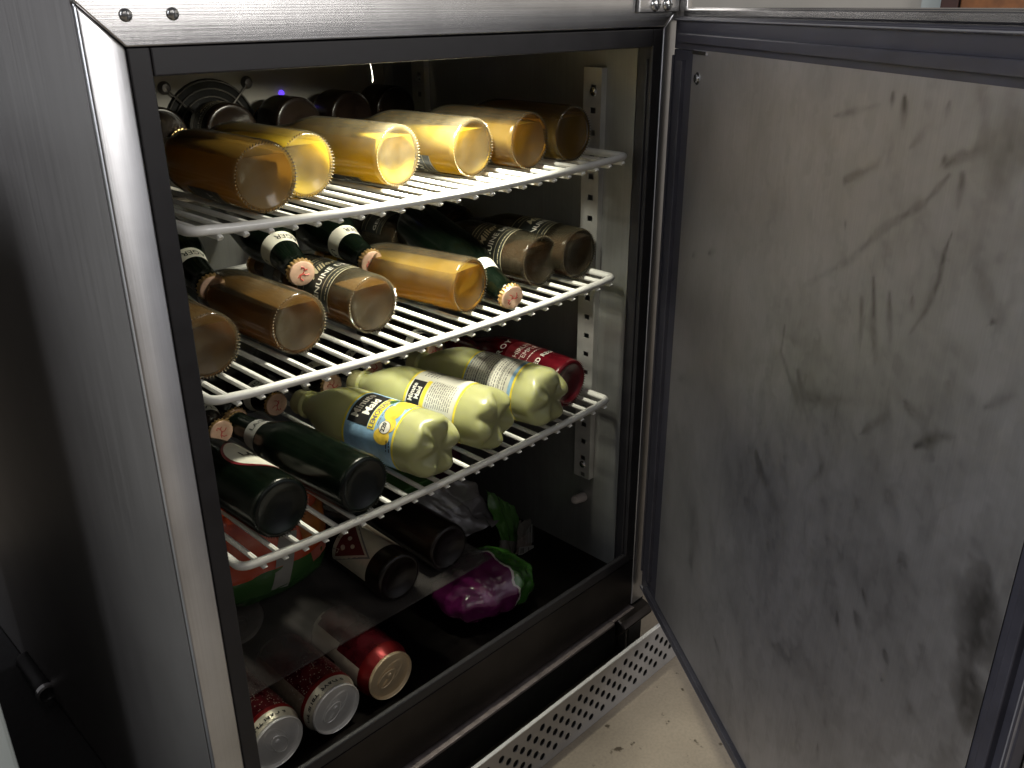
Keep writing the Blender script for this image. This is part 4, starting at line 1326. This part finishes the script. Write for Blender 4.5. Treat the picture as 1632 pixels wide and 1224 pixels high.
# bags
def pillow(w_, d_, h_, amp, seed, nu=46, nv=30, power=3.0, freq=28):
    """crumpled filled bag; local axes x width, y depth, z up from 0"""
    v, f = [], []
    for j in range(nv + 1):
        ph = -math.pi / 2 + math.pi * j / nv
        for i in range(nu):
            th = 2 * math.pi * i / nu
            sg = lambda q: math.copysign(abs(q) ** (2 / power), q)
            x = w_ / 2 * sg(math.cos(ph)) * sg(math.cos(th))
            y = d_ / 2 * sg(math.cos(ph)) * sg(math.sin(th))
            z = h_ / 2 * sg(math.sin(ph))
            q = Vector((x, y, z))
            nn = q.normalized() if q.length > 1e-6 else Vector((0, 0, 1))
            s = seed * 7.3
            dd = noise.noise(q * freq + Vector((s, 0, 0))) + 0.8 * abs(noise.noise(q * freq * 2.3 + Vector((0, s, 0)))) + 0.5 * noise.noise(q * freq * 4.5 + Vector((s, s, 0)))
            q = q + nn * dd * amp
            v.append((q.x, q.y, max(q.z + h_ / 2, 0.0)))
    for j in range(nv):
        for i in range(nu):
            k = (i + 1) % nu
            f.append((j * nu + i, j * nu + k, (j + 1) * nu + k, (j + 1) * nu + i))
    return v, f
M['carrot_bag'] = film("orange_and_green_film", [(0.0, (0.045, 0.13, 0.035)), (0.40, (0.55, 0.07, 0.02)), (0.99, (0.50, 0.06, 0.02))], "Z", distort=0.02)
mb = MB().add(pillow(0.165, 0.11, 0.148, 0.004, 1, freq=22))
bag = tag(link("produce_bag", mb.mesh("produce_bag", [M['carrot_bag']], angle=80), None, (0.184, 0.240, sz + 0.003 + H)), "orange and green printed plastic bag beside the left door frame", "bag")
bag.rotation_euler.z = R(-4)
mb = MB()
for (x, z, w_, h_, a, mt) in ((0.012, 0.060, 0.022, 0.075, -12, 0), (0.058, 0.088, 0.044, 0.046, 8, 1), (0.062, 0.052, 0.030, 0.016, 12, 2)):
    v, f = [], []
    n = 10
    for j in range(n + 1):
        for i in range(n + 1):
            u_, v_ = (i / n - 0.5) * w_, (j / n - 0.5) * h_
            c, s = math.cos(R(a)), math.sin(R(a))
            X_, Z_ = x + u_ * c - v_ * s, z + u_ * s + v_ * c
            v.append((X_, 0, Z_))
    for j in range(n):
        for i in range(n):
            q = j * (n + 1) + i
            f.append((q, q + 1, q + n + 2, q + n + 1))
    mb.add((v, f), mt)
me = mb.mesh("printed_panel", [M['paper_grey'], M['carrot'] if 'carrot' in M else simple("carrot_print", (0.42, 0.15, 0.03), 0.35, 0.4, 60), simple("pink_print", (0.42, 0.12, 0.09), 0.35, 0.2, 60)])
po = link("printed_panel", me, bag)
# fit the print onto the bag's front skin
from mathutils.bvhtree import BVHTree
bv = BVHTree.FromPolygons([q.co for q in bag.data.vertices], [tuple(p_.vertices) for p_ in bag.data.polygons])
for q in me.vertices:
    hit = bv.ray_cast(Vector((q.co.x, -0.3, q.co.z)), Vector((0, 1, 0)))
    if hit[0] is not None:
        q.co.y = hit[0].y - 0.0008
M['purple_bag'] = film("purple_and_green_film", [(0.0, (0.13, 0.012, 0.085)), (0.69, (0.62, 0.58, 0.55)), (0.715, (0.045, 0.16, 0.022))], "X", rough=0.2, distort=0.05)
cbag = empty("candy_bag", (0.412, 0.090, FZ + H + 0.001), "crumpled purple and green plastic bag on the cabinet floor, its film bunched up behind", "bag")
mb = MB().add(pillow(0.138, 0.10, 0.050, 0.0075, 4, nu=90, nv=56, power=2.6, freq=17))
pb = link("filled_body", mb.mesh("filled_body", [M['purple_bag']], angle=50), cbag)
pb.rotation_euler = (R(-4), R(3), R(-3))
pb.scale = (1, 1.08, 1.2)
M['grey_film'] = film("grey_film", [(0.0, (0.14, 0.13, 0.14)), (0.6, (0.22, 0.21, 0.21))], "Z", rough=0.25)
M['green_film'] = film("green_film", [(0.0, (0.075, 0.20, 0.04)), (0.8, (0.06, 0.16, 0.035))], "Z", rough=0.25)
M['clear_film'] = film("clear_film", [(0.0, (0.26, 0.22, 0.20)), (0.6, (0.17, 0.16, 0.14))], "Z", rough=0.2)
def film_sheet(name, cs, mat, seed, amp=0.008, n=30, extra=None):
    cs = [Vector(c) for c in cs]
    nn = (cs[1] - cs[0]).cross(cs[3] - cs[0]).normalized()
    v, f = [], []
    for j in range(n + 1):
        for i in range(n + 1):
            a_, b_ = i / n, j / n
            q = (cs[0] * (1 - a_) + cs[1] * a_) * (1 - b_) + (cs[3] * (1 - a_) + cs[2] * a_) * b_
            e = Vector((a_ * 2.2 + seed * 5.1, b_ * 1.3, seed))
            fold = noise.noise(e * 0.9) + 0.6 * (1 - 2 * abs(noise.noise(e * 1.4))) + 0.12 * (1 - 2 * abs(noise.noise(e * 4.1)))
            edge = 0.006 * noise.noise(Vector((a_ * 5, b_ * 5, seed + 9)))
            q = q + nn * (fold * amp) + (cs[1] - cs[0]).normalized() * edge + Vector((0, 0, edge * 0.8))
            v.append((q.x - 0.412, q.y - 0.090, q.z - FZ - 0.001))
    for j in range(n):
        for i in range(n):
            q = j * (n + 1) + i
            f.append((q, q + 1, q + n + 2, q + n + 1))
    m_ = len(v)
    v += [(x, y + 0.0006, z) for x, y, z in v]
    f += [tuple(m_ + k for k in reversed(q)) for q in f]
    mb = MB().add((v, f), 0)
    return link(name, mb.mesh(name, mat, angle=60), cbag)
FILM_GRAY = [(0.3903, 0.19, -0.5858), (0.4708, 0.19, -0.5806), (0.5212, 0.16, -0.6652), (0.4428, 0.15, -0.6532)]
FILM_GREEN = [(0.4979, 0.17, -0.6111), (0.5554, 0.17, -0.6617), (0.566, 0.15, -0.7277), (0.5072, 0.15, -0.6955)]
FILM_CLEAR = [(0.4963, 0.145, -0.6799), (0.5634, 0.145, -0.7198), (0.5557, 0.135, -0.7731), (0.4917, 0.135, -0.7402)]
FILM_FLAP = [(0.5323, 0.14, -0.6656), (0.5553, 0.14, -0.6717), (0.556, 0.138, -0.7259), (0.5225, 0.138, -0.7139)]
film_sheet("film_top", FILM_GRAY, [M['grey_film']], 1, 0.010)
film_sheet("film_side", FILM_GREEN, [M['green_film']], 2, 0.007)
film_sheet("film_front", FILM_CLEAR, [M['clear_film']], 3, 0.005)
fl = film_sheet("film_flap", FILM_FLAP, [M['clear_film']], 4, 0.0015, 12)
mb = MB()
rnd = random.Random(4)
fa, fb, fc, fd = [Vector(c) - Vector((0.412, 0.090, FZ + 0.001)) + Vector((0, -0.0045, 0)) for c in FILM_FLAP]
def fq(u0, u1, v0, v1, mt):
    P_ = lambda a_, b_: tuple((fa * (1 - a_) + fb * a_) * (1 - b_) + (fd * (1 - a_) + fc * a_) * b_)
    mb.add(([P_(u0, v0), P_(u1, v0), P_(u1, v1), P_(u0, v1)], [(0, 1, 2, 3)]), mt)
u = 0.42
while u < 0.95:
    wd = rnd.choice((0.03, 0.05, 0.07))
    fq(u, u + wd, 0.10 + 0.5 * max(0, 0.75 - u), 0.66, 0)
    u += wd + rnd.choice((0.03, 0.05))
fq(0.0, 0.98, 0.74, 0.98, 0)
for q in (0.12, 0.2, 0.28, 0.62):
    fq(q, q + 0.05, 0.78, 0.94, 1)
link("barcode", mb.mesh("barcode", [M['paper_grey'], M['ink']], smooth=False), cbag)
M['maroon'] = simple("maroon_carton", (0.07, 0.01, 0.03), 0.5, 0.15, 40)
mb = MB().add(box(0.50, 0.56, 0.29, 0.35, FZ + 0.001, FZ + 0.19))
wtop("carton", mb, M['maroon'], (0.53, 0.32, FZ + H), "tall maroon carton standing at the back behind the bags", "carton", bevel=0.002)
# stray thread hanging under the ceiling
mb = MB().add(tube([(0.287 + 0.0018 * math.sin(k * 0.9), 0.09, -0.0295 - 0.0016 * k) for k in range(2)] + [(0.2885 - 0.0016 * math.sin(k * 0.45), 0.09 + 0.001 * k / 12, -0.031 - 0.0028 * k) for k in range(13)], 0.00035, 6))
wtop("thread", mb, M['thread'], (0.30, 0.09, -0.031 + H), "short white thread hanging from the cabinet ceiling", "thread")

# ------------------------------------------------------------------ beside and behind the refrigerator
mb = MB().add(box(-0.75, -0.0006, -0.30, 0.95, -H + 0.0002, -H + 0.008))  # added black sheet, paints the shade on the floor here
wtop("floor_shade_sheet", mb, M['mat'], (-0.37, 0.3, 0), "black rubber floor mat along the refrigerator's left side", "mat", bevel=0.002)
CO_ = (-0.36, 0.4, 0.008)
wc = empty("cabinet", CO_, "white cabinet at the far left edge beside the refrigerator", "cabinet")
wpart("body", MB().add(box(-0.62, -0.1095, 0.222, 0.62, -H + 0.06, -0.125)).add(box(-0.60, -0.13, 0.25, 0.60, -H + 0.008, -H + 0.06)), M['white_paint'], wc, CO_, bevel=0.003)
wpart("door", MB().add(box(-0.62, -0.1085, 0.2, 0.2185, -H + 0.03, -0.128)), M['white_paint'], wc, CO_, bevel=0.004)
wpart("top", MB().add(box(-0.625, -0.105, 0.205, 0.625, -0.1245, -0.10)), M['white_paint'], wc, CO_, bevel=0.004)
wpart("handle", MB().add(tube([(-0.58, 0.199, -0.45), (-0.58, 0.175, -0.44), (-0.58, 0.170, -0.40), (-0.58, 0.170, -0.30), (-0.58, 0.175, -0.26), (-0.58, 0.199, -0.25)], 0.006, 10)), M['chrome'], wc, CO_)
p0, p1 = Vector((-0.004, 0.60, -H + 0.022)), Vector((-0.008, 0.505, -H + 0.022))
d = (p1 - p0).normalized()
root = empty("flashlight", (p0.x, p0.y, 0.008), "small black flashlight with a chrome ring lying by the refrigerator's side", "flashlight")
mt = Matrix.Translation(Vector((0, 0, 0.014))) @ orient(d).to_matrix().to_4x4()
L_ = (p1 - p0).length
link("barrel", MB().add(lathe([(0.004, 0), (0.0125, 0.002), (0.0135, 0.006), (0.0125, 0.01), (0.0115, L_ * 0.7), (0.0125, L_ * 0.75), (0.0135, L_ * 0.95), (0.0125, L_)], 24), 0, mt).mesh("barrel", [M['black']]), root)
link("ring", MB().add(lathe([(0.0122, L_ * 0.955), (0.0139, L_ * 0.96), (0.0139, L_ * 1.03), (0.0105, L_ * 1.04), (0.009, L_ * 1.0), (0.002, L_ * 0.99)], 24), 0, mt).mesh("ring", [M['chrome']]), root)
mb = MB().add(box(2.47, 2.499, -0.40, 0.365, -0.05, 0.08))
wtop("wood_board", mb, M['wood'], (2.485, 0.0, 0.82), "orange brown wooden board on the wall behind the open door", "board", bevel=0.004)
mb = MB().add(box(2.47, 2.4985, 0.370, 0.417, -0.05, 0.08))
wtop("wood_post", mb, M['dark_wood'], (2.485, 0.39, 0.82), "narrow dark wooden upright between the white paper and the orange board", "wooden upright", bevel=0.003)
mb = MB().add(box(2.485, 2.4985, 0.420, 0.475, -0.05, 0.08))
wtop("paper_note", mb, M['white_paint'], (2.49, 0.45, 0.82), "small white paper on the wall left of the wooden board", "paper", bevel=0.001)
